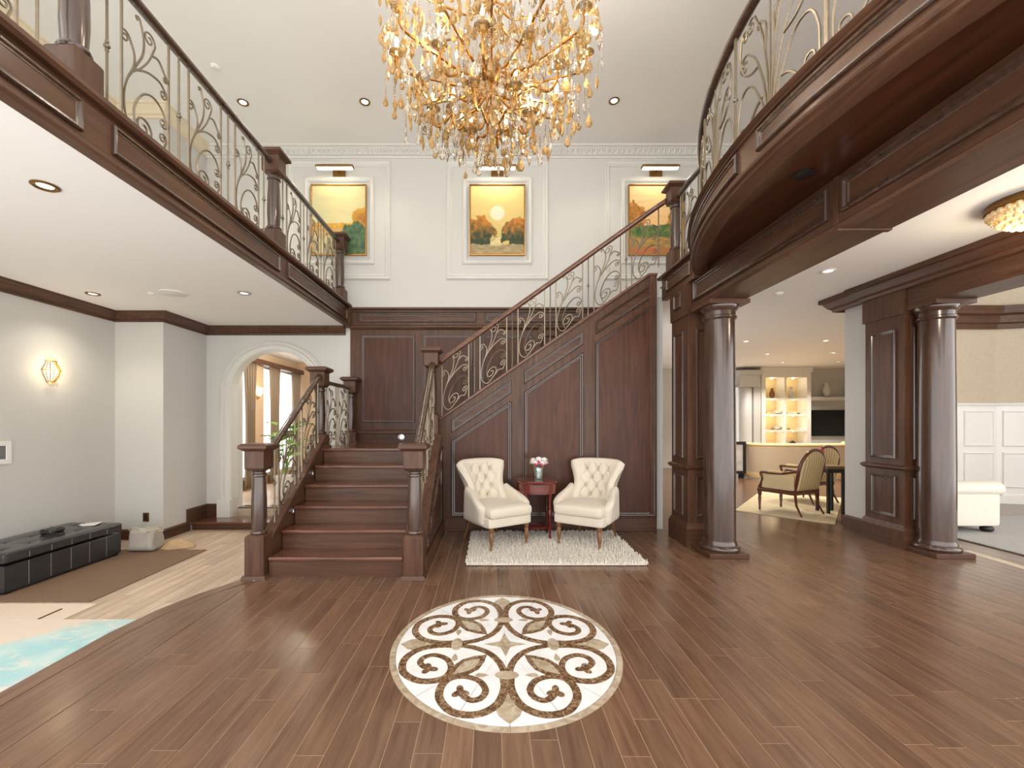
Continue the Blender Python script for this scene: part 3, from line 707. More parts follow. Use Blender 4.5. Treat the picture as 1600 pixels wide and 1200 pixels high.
for sgn in (-1, 1):
    f = lambda L: [(.5+sgn*u, v) for u, v in L]
    FOUNTAIN += [(f([(.01, .0), (.03, .35), (.09, .68), (.19, .90)]), (.055, 1.4, -sgn), None),
                 (f([(.02, .0), (.07, .30), (.17, .56), (.29, .70)]), (.065, 1.4, -sgn), None),
                 (f([(.03, .0), (.10, .20), (.24, .42), (.38, .44), (.45, .30), (.46, .14)]), (.060, 1.4, -sgn), None),
                 (f([(.10, .24), (.20, .20), (.28, .12)]), (.045, 1.3, -sgn), None),
                 (f([(.14, .50), (.26, .52), (.36, .60), (.42, .74), (.40, .88)]), (.045, 1.3, sgn), None),
                 (f([(.06, .55), (.05, .72), (.11, .80)]), (.025, 1.2, -sgn), None)]
FOUNTAIN.append(([(.5, 0), (.5, .5), (.5, .95)], None, None))
def newel(par, x, y, z0, bh, s=.088):
    o = MB().box(x-s, x+s, y-s, y+s, z0, z0+bh-.02).frus(x, y, z0+bh-.02, z0+bh, s, s-.02).build('newel_post', 'wood_z', par, bevel=.006)
    MB().frus(x, y, z0, z0+.03, s+.025, s+.012).build('foot', 'wood_x', o)
    zb = z0+bh; k = .575
    MB().lathe(x, y, [(.072, zb), (.078, zb+.012), (.072, zb+.028), (.058, zb+.035), (.060, zb+.05), (.067, zb+.16), (.066, zb+.30), (.057, zb+k-.075), (.055, zb+k-.06), (.068, zb+k-.05), (.068, zb+k-.035), (.056, zb+k-.025), (.056, zb+k-.015), (.072, zb+k)], 28).build('shaft', 'wood_gloss', o, smooth=40)
    zt = zb+k
    MB().frus(x, y, zt, zt+.02, s-.02, s).box(x-s, x+s, y-s, y+s, zt+.02, zt+.185).build('top_block', 'wood_z', o, bevel=.005)
    MB().frus(x, y, zt+.175, zt+.20, s+.002, s+.035).box(x-s-.04, x+s+.04, y-s-.04, y+s+.04, zt+.20, zt+.228).frus(x, y, zt+.228, zt+.245, s+.04, s+.015).build('cap', 'wood_x', o, bevel=.003)
    return o
def bar(par, P, s, H, knuckle):
    a, b = Vector(P(s, 0)), Vector(P(s, H)); m = MB()
    if knuckle:
        m.tube([a, b], .0075, 6)
        for q in (.47, .50, .53):
            c = a.lerp(b, q); m.ball(c, .019 if q == .5 else .012, 8, 5, .8)
        c = a.lerp(b, .06); m.tube([a, c], .012, 6)
    else: m.tube([a, b], .0085, 4)
    return m.build('baluster', 'iron', par, smooth=45)
def infill(par, P, L, H, pw, gap, ends, n, flip=False, strokes=SCROLL, rad=.0072):
    """n scroll panels between bars, a knuckled bar centred in each gap"""
    tot = n*pw+(n-1)*gap+(2*gap if ends else 0); k = L/tot; pw *= k; gap *= k; s = gap if ends else 0.0
    if ends: bar(par, P, gap*.5, H, True)
    for i in range(n):
        bar(par, P, s, H, False); bar(par, P, s+pw, H, False)
        m = MB()
        for pts, c1, c0 in strokes:
            if flip:
                pts = [(1-u, v) for u, v in pts]
                c1 = c1 and (c1[0], c1[1], -c1[2]); c0 = c0 and (c0[0], c0[1], -c0[2])
            q = stroke(pts, pw, H, c1, c0)
            m.tube([P(s+min(pw, max(0, a)), min(H, max(0, b))) for a, b in q], rad, 5, rfun=lambda t: 1.1-.35*t)
        m.build('scroll_panel', 'iron', par, smooth=60)
        s += pw
        if i < n-1 or ends: bar(par, P, s+gap*.5, H, True)
        s += gap
def rail(par, pts, r=.036, r2=.030, name='handrail', mat='wood_gloss'):
    return MB().tube(pts, r, 12, r2).build(name, mat, par, smooth=50)
def straight(p0, p1, zb0, zb1):
    p0, p1 = Vector(p0), Vector(p1); L = (p1-p0).length
    def P(s, t):
        q = p0.lerp(p1, s/L); return (q.x, q.y, zb0+(zb1-zb0)*s/L+t)
    return P, L
# lower flight, left side with landing return
r1 = T('stair_railing', 'scrolled iron railing on the left of the lower flight and landing', 'railing', (-2.12, 4.6, 0))
newel(r1, -2.12, 3.97, 0, .39); newel(r1, -2.12, 5.37, 1.09, .17); newel(r1, -2.12, 6.57, 1.09, .17)
P, L = straight((-2.07, 4.07), (-2.07, 5.27), zc(4.07)+.03, zc(5.27)+.03)
infill(r1, P, L, .76, .36, .17, True, 2)
rail(r1, [(-2.09, 4.03, 1.115), (-2.07, 4.12, 1.17), (-2.09, 5.28, 1.965)], .036, .03)
P, L = straight((-2.12, 5.47), (-2.12, 6.48), 1.09, 1.09)
infill(r1, P, L, .80, .36, .13, True, 2); rail(r1, [(-2.12, 5.45, 1.91), (-2.12, 6.49, 1.91)])
# lower flight, right side
r2 = T('stair_railing', 'scrolled iron railing on the right of the lower flight beside the armchairs', 'railing', (-.70, 4.6, 0))
newel(r2, -.70, 3.97, 0, .39)
P, L = straight((-.70, 4.07), (-.70, 5.32), zc(4.07)+.03, zc(5.32)+.03)
infill(r2, P, L, .80, .36, .17, True, 2)
rail(r2, [(-.70, 4.03, 1.12), (-.70, 4.14, 1.20), (-.73, 5.37, 2.12)], .036, .03)
# upper flight
r3 = T('stair_railing', 'scrolled iron railing climbing the upper flight below the paintings', 'railing', (.8, 5.64, 1.4))
newel(r3, -.75, 5.46, 1.09, .42); newel(r3, 2.30, 5.44, UF+.09, .28)
P, L = straight((-.64, 5.63), (2.16, 5.63), zs(-.64)+.04, zs(2.16)+.04)
def P3(s, t, P=P):
    x, y, z = P(s, t); return (x, y, max(min(z, z), 0))
infill(r3, P3, L, .77, .355, .15, False, 6)
rail(r3, [(-.66, 5.55, 2.16), (-.58, 5.63, 2.25), (2.12, 5.63, zs(2.12)+.83), (2.22, 5.52, zs(2.12)+.87)], .036, .032, mat='tread')
# left gallery
r4 = T('gallery_railing', 'scrolled iron railing of the left upstairs gallery', 'railing', (-2.3, 3.6, UF+.03))
zg = UF+.03
for y in (.30, 2.40, 4.60, 6.60): newel(r4, -2.30, y, zg, .22)
for y0, y1 in ((.40, 2.30), (2.50, 4.50), (4.70, 6.50)):
    P, L = straight((-2.30, y0), (-2.30, y1), zg, zg); infill(r4, P, L, .88, .385, .2, True, 3)
    rail(r4, [(-2.30, y0-.02, zg+.91), (-2.30, y1+.02, zg+.91)])
# curved balcony
r5 = T('balcony_railing', 'curved iron railing with fountain scrolls on the round balcony', 'railing', (2, 2.7, 3.27))
RB = 3.92; aS, aE = R(31), R(-31)
def P5(s, t): return arcp(RB, aS-s/RB)+(3.27+t,)
LB = (aS-aE)*RB
infill(r5, P5, LB, .88, .86, .012, False, 5, strokes=FOUNTAIN, rad=.008)
rail(r5, [P5(LB*i/60, .91) for i in range(61)])
q = [Vector((2.30, 5.34)), Vector(P5(0, 0)[:2])]
P, L = straight(q[0], q[1], 3.27, 3.27); infill(r5, P, L, .88, .42, .10, True, 1)
rail(r5, [(2.30, 5.36, 4.18), (2.28, 5.0, 4.18), P5(0, .91), P5(.15, .91)])

# ------------------------------------------------------------------ floor medallion
md = T('floor_medallion', 'round white floor medallion inlaid with brown marble scrolls', 'floor medallion', (.085, 2.74, 0))
MX, MY, AX, AY = .085, 2.74, .705, .78
def mp_(u, v, z): return (MX+u*AX, MY-v*AY, z)
def flat(poly, z0, z1): return MB().ext([mp_(u, v, z0) for u, v in poly][::-1], (0, 0, z1-z0))
def ringseg(r0, r1, a0, a1, n):
    return [(r1*math.cos(a0+(a1-a0)*i/n), r1*math.sin(a0+(a1-a0)*i/n)) for i in range(n+1)]+[(r0*math.cos(a1+(a0-a1)*i/n), r0*math.sin(a1+(a0-a1)*i/n)) for i in range(n+1)]
flat([(math.cos(2*math.pi*i/96), math.sin(2*math.pi*i/96)) for i in range(96)], 0, .0015).build('bed', 'joint_pale', md)
for k in range(16):
    a = math.pi/8*k; flat(ringseg(.952, 1, a+.0015, a+math.pi/8-.0015, 10), .0012, .0032).build('border_tile', 'medal_beige', md)
    a += math.pi/16
for k in range(16):
    a = math.pi/8*k
    flat(ringseg(.03, .948, a+.003, a+math.pi/8-.003, 10), .0012, .0030).build('field_tile', 'medal_white', md)
def band(pts, wd, zt, taper=None):
    P = [Vector((u, v)) for u, v in pts]; P = [Vector((p.x, p.y)) for p in cat_rom([Vector((p.x, p.y, 0)) for p in P], 7)]
    n = len(P); Lf = []; Rt = []
    for i in range(n):
        t = (P[min(i+1, n-1)]-P[max(i-1, 0)]).normalized(); w_ = wd*(taper(i/(n-1)) if taper else 1)/2
        nn = Vector((-t.y, t.x)); Lf.append(P[i]+nn*w_); Rt.append(P[i]-nn*w_)
    m = MB()
    for p in Lf+Rt: m.v.append(mp_(p.x, p.y, zt))
    m.f = [(i, i+1, n+i+1, n+i) for i in range(n-1)]
    for p in Lf+Rt: m.v.append(mp_(p.x, p.y, .001))
    m.f += [(i+1, i, 2*n+i, 2*n+i+1) for i in range(n-1)]+[(n+i, n+i+1, 3*n+i+1, 3*n+i) for i in range(n-1)]
    m.f += [(0, n, 3*n, 2*n), (n-1, 3*n-1, 4*n-1, 2*n-1)]
    return m
def blob(c, fn, n=28): return [(c[0]+fn(2*math.pi*i/n)*math.cos(2*math.pi*i/n), c[1]+fn(2*math.pi*i/n)*math.sin(2*math.pi*i/n)) for i in range(n)]
def rotq(p, q):
    for _ in range(q): p = (-p[1], p[0])
    return p
LOOP = [(.43, .030), (.59, .026), (.755, .085), (.845, .22), (.825, .385), (.70, .49), (.57, .50), (.47, .455)]
CURL = [(.50, .48), (.455, .40), (.452, .31), (.50, .215), (.60, .165), (.685, .195), (.71, .265), (.665, .325), (.625, .335)]
ARCI = [(.43, .01), (.27, .055), (.14, .14), (.055, .27), (.01, .43)]
LEAF = [(.16, .16), (.26, .18), (.36, .225), (.43, .31), (.475, .41), (.50, .50), (.41, .475), (.31, .43), (.225, .36), (.18, .26)]
def shrink(poly, k, c): return [(c[0]+(p[0]-c[0])*k, c[1]+(p[1]-c[1])*k) for p in poly]
for q in range(4):
    rr = lambda L: [rotq(p, q) for p in L]
    sw = lambda L: [(b, a) for a, b in L]
    band(rr(ARCI), .058, .0046).build('inner_scroll', 'medal_brown', md)
    for f_, zo in ((lambda L: L, 0), (sw, .0003)):
        band(rr(f_(LOOP)), .062, .0044+zo).build('outer_scroll', 'medal_brown', md)
        band(rr(f_(CURL)), .052, .0048).build('curl_scroll', 'medal_brown', md)
        tc = (.622, .350)
        tre = blob(tc, lambda t: .052+.022*math.cos(3*(t-.9)))
        t_ = flat(rr(f_(tre)) if f_ is not sw else rr(f_(tre))[::-1], .0012, .0052); t_.build('trefoil', 'medal_brown', md)
        dr = [(.43, .14), (.452, .19), (.455, .225), (.43, .25), (.405, .225), (.408, .19)]
        t_ = flat(rr(f_(dr)) if f_ is not sw else rr(f_(dr))[::-1], .0012, .0044); t_.build('drop_inlay', 'medal_beige', md)
    flat(rr([tuple(p)[:2] for p in LEAF]), .0012, .0050).build('leaf', 'medal_brown', md)
    flat(rr(shrink(LEAF, .60, (.30, .30))), .0012, .0056).build('leaf_inlay', 'medal_beige', md)
    flat(rr(blob((.43, 0), lambda t: 1/math.sqrt((math.cos(t)/.05)**2+(math.sin(t)/.095)**2))), .0012, .0054).build('oval_inlay', 'medal_beige', md)
    fl_ = [(.58, 0), (.64, -.035), (.72, -.085), (.79, -.098), (.86, -.072), (.905, -.028), (.93, 0), (.905, .028), (.86, .072), (.79, .098), (.72, .085), (.64, .035)]
    flat(rr(fl_), .0012, .0042).build('fleur_inlay', 'medal_beige', md)
stp = []
for k in range(4):
    a = math.pi/2*k; stp += [(.19*math.cos(a), .19*math.sin(a)), (.085*math.cos(a+math.pi/8), .085*math.sin(a+math.pi/8)), (.065*math.cos(a+math.pi/4), .065*math.sin(a+math.pi/4)), (.085*math.cos(a+3*math.pi/8), .085*math.sin(a+3*math.pi/8))]
flat(stp, .0012, .0046).build('star_inlay', 'medal_beige', md)
# ------------------------------------------------------------------ chandelier
def crystal(name, rgb, tr=.85):
    m, nt, b = newmat(name); b.inputs['Base Color'].default_value = lin(*rgb); b.inputs['Roughness'].default_value = .04
    b.inputs['Transmission Weight'].default_value = tr; b.inputs['IOR'].default_value = 1.55
    return m
M['amber'] = crystal('amber_crystal', (224, 182, 114), .7); M['clear'] = crystal('clear_crystal', (252, 244, 230), .85)
rc = random.Random(11)
HX, HY = .0, 3.2
ch = T('chandelier', 'large gold chandelier dripping with amber crystal drops', 'chandelier', (HX, HY, 3.33))
MB().tube([(HX, HY, 3.6), (HX, HY, CZ-.04)], .012, 8).build('stem', 'gold', ch)
MB().lathe(HX, HY, [(.10, CZ-.002), (.10, CZ-.03), (.05, CZ-.06), (.015, CZ-.08)], 24).build('canopy', 'gold', ch, smooth=40)
for z, r_ in ((3.98, .075), (4.22, .05), (3.66, .05), (4.55, .06)):
    MB().ball((HX, HY, z), r_, 18, 10, 1.2).build('stem_ball', 'brass' if z == 3.98 else 'amber', ch, smooth=60)
TIERS = [(12, .70, 4.12, 3.95, 0), (10, .50, 3.86, 3.80, .2), (6, .28, 3.70, 3.62, .1), (8, .52, 4.62, 4.45, .1)]
bulbs = []
for n, rr_, ze, zh, ph in TIERS:
    for k in range(n):
        a = 2*math.pi*k/n+ph; c, s = math.cos(a), math.sin(a)
        pt = lambda r_, z: Vector((HX+c*r_, HY+s*r_, z))
        pts = cat_rom([pt(.04, zh+.02), pt(rr_*.30, zh-.07), pt(rr_*.62, zh-.03), pt(rr_*.85, ze-.16), pt(rr_*.98, ze-.12), pt(rr_, ze-.02)], 6)
        arm = MB().tube(pts, .0095, 6).build('arm', 'gold', ch, smooth=60)
        e = pt(rr_, ze)
        MB().lathe(e.x, e.y, [(.012, ze-.03), (.05, ze-.012), (.055, ze-.004), (.02, ze), (.013, ze+.01), (.013, ze+.06), (.012, ze+.062)], 12).build('candle_cup', 'amber', arm, smooth=40)
        MB().lathe(e.x, e.y, [(.004, ze+.06), (.013, ze+.075), (.015, ze+.09), (.009, ze+.115), (.002, ze+.14)], 8).build('bulb', 'bulb', arm, smooth=60)
        if k % 3 == 0: bulbs.append((e.x, e.y, ze+.1))
for k, b_ in enumerate(bulbs[::2]): lamp('chandelier_light', 'POINT', b_, 13, (1, .90, .76), .05, ch)
def env(r_):
    P = [(0, 3.33), (.35, 3.37), (.6, 3.50), (.75, 3.66), (.84, 3.80)]
    for (a, b), (c, d) in zip(P, P[1:]):
        if r_ <= c: return b+(d-b)*(r_-a)/(c-a)
    return 3.8
def dropmesh(name, prof, n, mat):
    m = MB().lathe(0, 0, prof, n); me = bpy.data.meshes.new(name); me.from_pydata(m.v, [], m.f); me.materials.append(M[mat]); return me
PEAR = [(.001, 0), (.013, .006), (.023, .022), (.020, .040), (.009, .064), (.003, .085)]
SPEAR = [(.001, 0), (.011, .034), (.015, .060), (.008, .085), (.002, .098)]
DM = [dropmesh('pear_amber', PEAR, 8, 'amber'), dropmesh('spear_amber', SPEAR, 6, 'amber'), dropmesh('pear_clear', PEAR, 8, 'clear'), dropmesh('spear_clear', SPEAR, 6, 'clear')]
beads = MB(); wires = MB()
def hang(x, y, z, length):
    o = bpy.data.objects.new('crystal_drop', rc.choice(DM)); C.objects.link(o); o.parent = ch
    o.location = Vector((x, y, z))-wloc(ch); o.rotation_euler = (0, 0, rc.random()*3); k = .8+.5*rc.random(); o.scale = (k, k, k)
    zz = z+.09*k; wires.tube([(x, y, zz-.01), (x, y, z+.08+length)], .0014, 3)
    while zz < z+.08+length:
        q = .0065; beads.add([(x-q, y, zz), (x, y-q, zz), (x+q, y, zz), (x, y+q, zz), (x, y, zz-q), (x, y, zz+q)], [(0, 1, 5), (1, 2, 5), (2, 3, 5), (3, 0, 5), (1, 0, 4), (2, 1, 4), (3, 2, 4), (0, 3, 4)])
        zz += .017
cnt = 0
for r_, n in ((.77, 26), (.70, 26), (.63, 24), (.58, 22), (.50, 20), (.42, 18), (.33, 16), (.24, 13), (.14, 8), (.04, 4)):
    for k in range(n):
        a = 2*math.pi*k/n+rc.uniform(-.08, .08); q = r_+rc.uniform(-.03, .03)
        hang(HX+q*math.cos(a), HY+q*math.sin(a), env(r_)+rc.uniform(0, .16), rc.uniform(.08, .26)); cnt += 1
while cnt < 296:
    a = rc.random()*6.283; q = .78*math.sqrt(rc.random())
    hang(HX+q*math.cos(a), HY+q*math.sin(a), env(q)+rc.uniform(.2, .75), rc.uniform(.05, .12)); cnt += 1
# extra crystals beyond the singly built ones
ex = MB()
for _ in range(700):
    a = rc.random()*6.283; q = .80*math.sqrt(rc.random()); x, y, z = HX+q*math.cos(a), HY+q*math.sin(a), env(q)+rc.uniform(.15, .9)
    pr = rc.choice((PEAR, SPEAR)); ex.lathe(x, y, [(r0*.9, z+h*.9) for r0, h in pr], 6)
ex.build('crystal_mass', 'amber', ch, kind='stuff'); beads.build('bead_chains', 'clear', ch, kind='stuff'); wires.build('hanging_wires', 'gold', ch, kind='stuff')

# ------------------------------------------------------------------ ceiling fittings
def downlight(x, y, z, label, group, ringmat='brass', power=14, r_=.07):
    t = T('downlight', label, 'downlight', (x, y, z-.014), group=group)
    MB().lathe(x, y, [(r_, z), (r_+.002, z-.006), (r_-.008, z-.012), (r_-.02, z-.010), (r_-.028, z-.001)], 24).build('trim_ring', ringmat, t, smooth=40)
    MB().lathe(x, y, [(r_-.028, z-.0015), (.001, z-.003)], 20).build('lens', 'led', t)
    if power: lamp('downlight_beam', 'SPOT', (x, y, z-.03), power, (1, .90, .76), .04, t, spot=120)
G1 = 'downlights in the high ceiling'; G2 = 'downlights under the left gallery'; G3 = 'downlights of the living room ceiling'
downlight(-3.3, 5.78, CZ, 'downlight in the high ceiling above the left gallery', G1, 'brass', 14)
downlight(-1.68, 5.77, CZ, 'downlight in the high ceiling just left of the chandelier', G1, 'brass', 14)
downlight(1.62, 5.75, CZ, 'downlight in the high ceiling just right of the chandelier', G1, 'brass', 14)
downlight(-2.79, 2.72, 2.88, 'large bronze downlight in the low ceiling nearest the camera on the left', G2, 'brass', 14)
downlight(-4.58, 5.0, 2.88, 'bronze downlight in the low ceiling near the left wall', G2, 'brass', 12)
downlight(-2.83, 4.98, 2.88, 'downlight in the low ceiling before the archway', G2, 'chrome', 12)
downlight(3.66, 4.73, 3.05, 'downlight in the ceiling between the two round columns', G3, 'white', 16)
for px, py, lb in ((1166, 533, 'nearest left downlight above the cream sofa'), (1290, 532, 'nearest right downlight above the striped armchairs'), (1199, 553, 'middle left downlight in the living room ceiling'),
                   (1302, 551, 'middle right downlight in the living room ceiling'), (1223, 566, 'far downlight before the lit display shelves'), (1309, 565, 'far right downlight before the television')):
    y = F*1.65/(660-py); downlight((px-768)*y/F, y, 3.05, lb, G3, 'white', 130)
t = T('smoke_detector', 'small white smoke detector on the high ceiling above the gallery', 'smoke detector', (-3.3, 5.2, CZ-.03))
MB().lathe(-3.3, 5.2, [(.055, CZ), (.055, CZ-.015), (.04, CZ-.03), (.001, CZ-.032)], 20).build('body', 'white', t, smooth=40)
t = T('smoke_detector', 'small white smoke detector on the living room ceiling', 'smoke detector', (3.66, 5.55, 3.02))
MB().lathe(3.66, 5.55, [(.055, 3.05), (.055, 3.035), (.04, 3.02), (.001, 3.018)], 20).build('body', 'white', t, smooth=40)
t = T('ceiling_speaker', 'round white ceiling speaker under the left gallery', 'speaker', (-3.64, 4.98, 2.87))
MB().lathe(-3.64, 4.98, [(.14, 2.88), (.14, 2.874), (.125, 2.870)], 32).build('rim', 'white', t, smooth=40)
MB().lathe(-3.64, 4.98, [(.124, 2.873), (.001, 2.871)], 32).build('grille', plain('grille_grey', (205, 205, 203), .7, bump=.5, bscale=400), t)
t = T('ceiling_sensor', 'tiny white sensor on the low ceiling beside the round speaker', 'sensor', (-3.90, 4.99, 2.865))
MB().lathe(-3.90, 4.99, [(.035, 2.88), (.035, 2.872), (.015, 2.862), (.001, 2.861)], 16).build('body', 'white', t, smooth=40)
t = T('ceiling_speaker', 'small dark round speaker set in the underside of the curved balcony', 'speaker', (2.03, 2.83, 3.0))
MB().lathe(2.03, 2.83, [(.062, 3.018), (.064, 3.008), (.055, 3.003)], 24).build('rim', 'black', t, smooth=40)
MB().lathe(2.03, 2.83, [(.055, 3.006), (.001, 3.003)], 24).build('grille', plain('dark_grille', (70, 66, 58), .5, metal=.4, bump=.5, bscale=400), t)
# semi-flush crystal light on the right
t = T('crystal_ceiling_light', 'round crystal ceiling light between the beams at the right edge', 'ceiling light', (4.02, 3.2, 2.83))
MB().lathe(4.02, 3.2, [(.26, 3.05), (.27, 3.03), (.27, 3.0), (.25, 2.99)], 36).build('rim', 'brass', t, smooth=40)
MB().lathe(4.02, 3.2, [(.20, 2.99), (.16, 2.92), (.001, 2.88)], 24).build('diffuser', emit('warm_diffuser', (255, 214, 150), 2.2), t, smooth=60)
for j, (r_, z) in enumerate(((.245, 2.975), (.225, 2.945), (.195, 2.915), (.155, 2.89), (.105, 2.872), (.05, 2.86))):
    n = max(5, int(2*math.pi*r_/.052))
    for k in range(n):
        a = 2*math.pi*(k+.5*(j % 2))/n; MB().ball((4.02+r_*math.cos(a), 3.2+r_*math.sin(a), z), .024, 7, 4).build('crystal_bead', 'shade_glass', t)
lamp('ceiling_light_glow', 'POINT', (4.02, 3.2, 2.80), 22, (1, .84, .6), .12, t)

# ------------------------------------------------------------------ wall sconce, panel, outlet
t = T('wall_sconce', 'lit gold crystal sconce on the left grey wall', 'sconce', (-5.07, 5.0, 1.85))
pr = [(.03, 1.865), (.045, 1.885), (.075, 1.94), (.092, 1.995), (.075, 2.035), (.055, 2.07), (.05, 2.10)]
MB().lathe(-5.07, 5.0, [(r_*.8, z) for r_, z in pr], 16, -math.pi/2, math.pi/2).build('diffuser', emit('sconce_glow', (255, 222, 156), 4), t, smooth=60)
for k in range(9):
    a = -math.pi/2+math.pi*k/8
    MB().tube(cat_rom([(-5.07+r_*math.cos(a), 5.0+r_*math.sin(a), z) for r_, z in pr], 3), .005, 5).build('rib', 'gold', t, smooth=60)
for z, r_ in ((1.865, .034), (1.995, .094), (2.10, .054)):
    MB().tube([(-5.07+r_*math.cos(-math.pi/2+math.pi*k/14), 5.0+r_*math.sin(-math.pi/2+math.pi*k/14), z) for k in range(15)], .007, 5).build('band', 'gold', t, smooth=60)
for k in range(5):
    m = MB().lathe(-5.02+.01*(k % 2), 4.965+.0175*k, [(.001, 1.81), (.007, 1.825), (.003, 1.86)], 6); m.build('crystal_drop', 'clear', t)
lamp('sconce_light', 'POINT', (-4.90, 5.0, 2.0), 2.5, (1, .82, .55), .05, t)
t = T('wall_frame', 'small white framed grey panel at the left edge of the left wall', 'wall frame', (-5.05, 4.40, .95))
MB().mold((-5.07, 4.28, .97), Y3, Z3, X3, rect(0, .30, 0, .235), [(0, 0), (0, .02), (.045, .02), (.05, .008)]).build('frame', 'white', t)
MB().box(-5.07, -5.058, 4.30, 4.56, .99, 1.185).build('panel', plain('slate_panel', (112, 112, 112), .4), t)
t = T('wall_outlet', 'dark brown wall outlet on the white wall behind the bag', 'outlet', (-4.65, 5.85, .07))
MB().box(-4.69, -4.61, 5.85, 5.86, .065, .185).build('plate', 'brass', t, bevel=.003)
MB().box(-4.67, -4.63, 5.847, 5.85, .085, .165).build('socket', 'black', t)

# ------------------------------------------------------------------ paintings
def mix(a, b, t):
    t = max(0, min(1, t)); return tuple(x+(y-x)*t for x, y in zip(a, b))
from mathutils import noise as mnoise
def nz(u, v, s, o=0): return mnoise.fractal(Vector((u*s+o, v*s, o*1.7)), 1.0, 2.0, 4)
def paint1(u, v):
    c = mix((222, 206, 150), (196, 196, 150), abs(u-.6)*1.2+(1-v)*.3); c = mix(c, (244, 214, 140), (v-.8)*3*(1-abs(u-.5)*1.6)); c = mix(c, (190, 176, 140), .5*max(0, nz(u, v*3, 3)))
    if v < .45+.02*nz(u, v, 6): c = mix((214, 166, 54), (188, 130, 40), nz(u, v, 9)+.3)
    if v < .37: c = mix((206, 172, 104), (190, 146, 84), nz(u, v*3, 7)+.4)
    if v < .27+.03*nz(u, 0, 8): c = mix((214, 196, 142), (160, 150, 112), nz(u, v, 8)+.4)
    d = math.hypot((u-.95)/.20, (v-.52)/.17)+.25*nz(u, v, 9, 2)
    if d < 1: c = mix((160, 104, 30), (208, 156, 52), d+.4*nz(u, v, 20))
    d = math.hypot((u-.80)/.34, (v-.20)/.26)+.2*nz(u, v, 7, 5)
    if d < 1: c = mix((52, 84, 58), (92, 116, 74), .5+nz(u, v, 14))
    return c
def paint2(u, v):
    c = mix((206, 184, 112), (232, 206, 132), v+.2*nz(u, v*4, 3))
    c = mix(c, (248, 222, 150), (v-.75)*3)
    d = math.hypot((u-.5)*.86, (v-.60)*1.09)
    c = mix(c, (236, 226, 196), 1-(d-.10)/.03) if d < .14 else c
    for cx, sx, o in ((.10, .34, 1), (.92, .32, 4)):
        d = math.hypot((u-cx)/sx, (v-.30)/.24)+.28*nz(u, v, 8, o)
        if d < 1:
            t = (v-.20)/.30; c = mix((40, 56, 30), (196, 124, 36), t+.5*nz(u, v, 16, o))
    if v < .14+.02*nz(u, 0, 7): c = mix((178, 158, 116), (142, 124, 86), nz(u, v*4, 8)+.4)
    if abs(u-.47) < .10 and .12 < v < .24: c = mix(c, (226, 208, 150), .7)
    return c
def paint3(u, v):
    c = mix((226, 176, 112), (244, 206, 146), v); c = mix(c, (176, 158, 140), .9*max(0, nz(u, v*5, 3, 3))*(1-abs(v-.7)*3))
    for cx, cz_, sx, sz, o in ((.06, .55, .24, .20, 1), (.95, .50, .24, .22, 4)):
        d = math.hypot((u-cx)/sx, (v-cz_)/sz)+.28*nz(u, v, 8, o)
        if d < 1: c = mix((140, 88, 28), (206, 140, 48), .5+nz(u, v, 16))
    if v < .42+.05*nz(u, 0, 6, 2): c = mix((52, 88, 44), (120, 130, 60), .5+nz(u, v, 10))
    if v < .24+.03*nz(u, 0, 6): c = mix((196, 150, 84), (150, 124, 64), .5+nz(u, v*3, 8))
    if v < .09: c = mix((204, 104, 60), (176, 120, 70), .5+nz(u, v, 9))
    return c
for nm, cx, fn, desc in (('left', -2.358, paint1, 'gold-framed landscape with a green hill, half behind the gallery railing'), ('middle', .09, paint2, 'gold-framed landscape with a pale sun between two trees'), ('right', 2.541, paint3, 'gold-framed landscape with orange trees, half behind the stair railing')):
    t = T('painting', desc, 'painting', (cx, 6.73, 3.98))
    x0, x1, z0, z1 = cx-.43, cx+.43, 3.98, 5.07; NU, NV = 70, 90
    m = MB(); m.grid(lambda u, v: (x0+.02+(x1-x0-.04)*u, 6.712, z0+.02+(z1-z0-.04)*v), NU, NV)
    m.c = [lin(*fn(i/NU, j/NV)) for j in range(NV+1) for i in range(NU+1)]
    m.box(x0+.02, x1-.02, 6.7125, 6.75, z0+.02, z1-.02); m.c += [lin(120, 100, 70)]*8
    m.build('canvas', 'attr', t)
    MB().mold((0, 6.75, 0), X3, Z3, (0, -1, 0), rect(x0, x1, z0, z1), [(0, 0), (0, .05), (.014, .05), (.024, .036), (.024, .02)]).build('frame', 'gold', t)
    t = T('picture_light', 'brass picture light above the %s painting' % nm, 'picture light', (cx, 6.7, 5.2), group='picture lights')
    MB().box(cx-.095, cx+.095, 6.72, 6.75, 5.195, 5.30).build('mount', 'brass', t, bevel=.004)
    MB().tube([(cx, 6.73, 5.27), (cx, 6.64, 5.29), (cx, 6.56, 5.26)], .012, 8).build('stalk', 'brass', t, smooth=50)
    MB().rbox((cx, 6.55, 5.245), (.285, .05, .022), .02, 5).build('bar', 'brass', t, smooth=50)
    MB().rbox((cx, 6.55, 5.224), (.265, .038, .006), .005, 4).build('lens', 'led', t)
    a_ = lamp('picture_glow', 'AREA', (cx, 6.55, 5.205), 1.6, (1, .84, .58), parent=t, rot=(R(-22), 0, 0)); a_.data.shape = 'RECTANGLE'; a_.data.size = .5; a_.data.size_y = .06
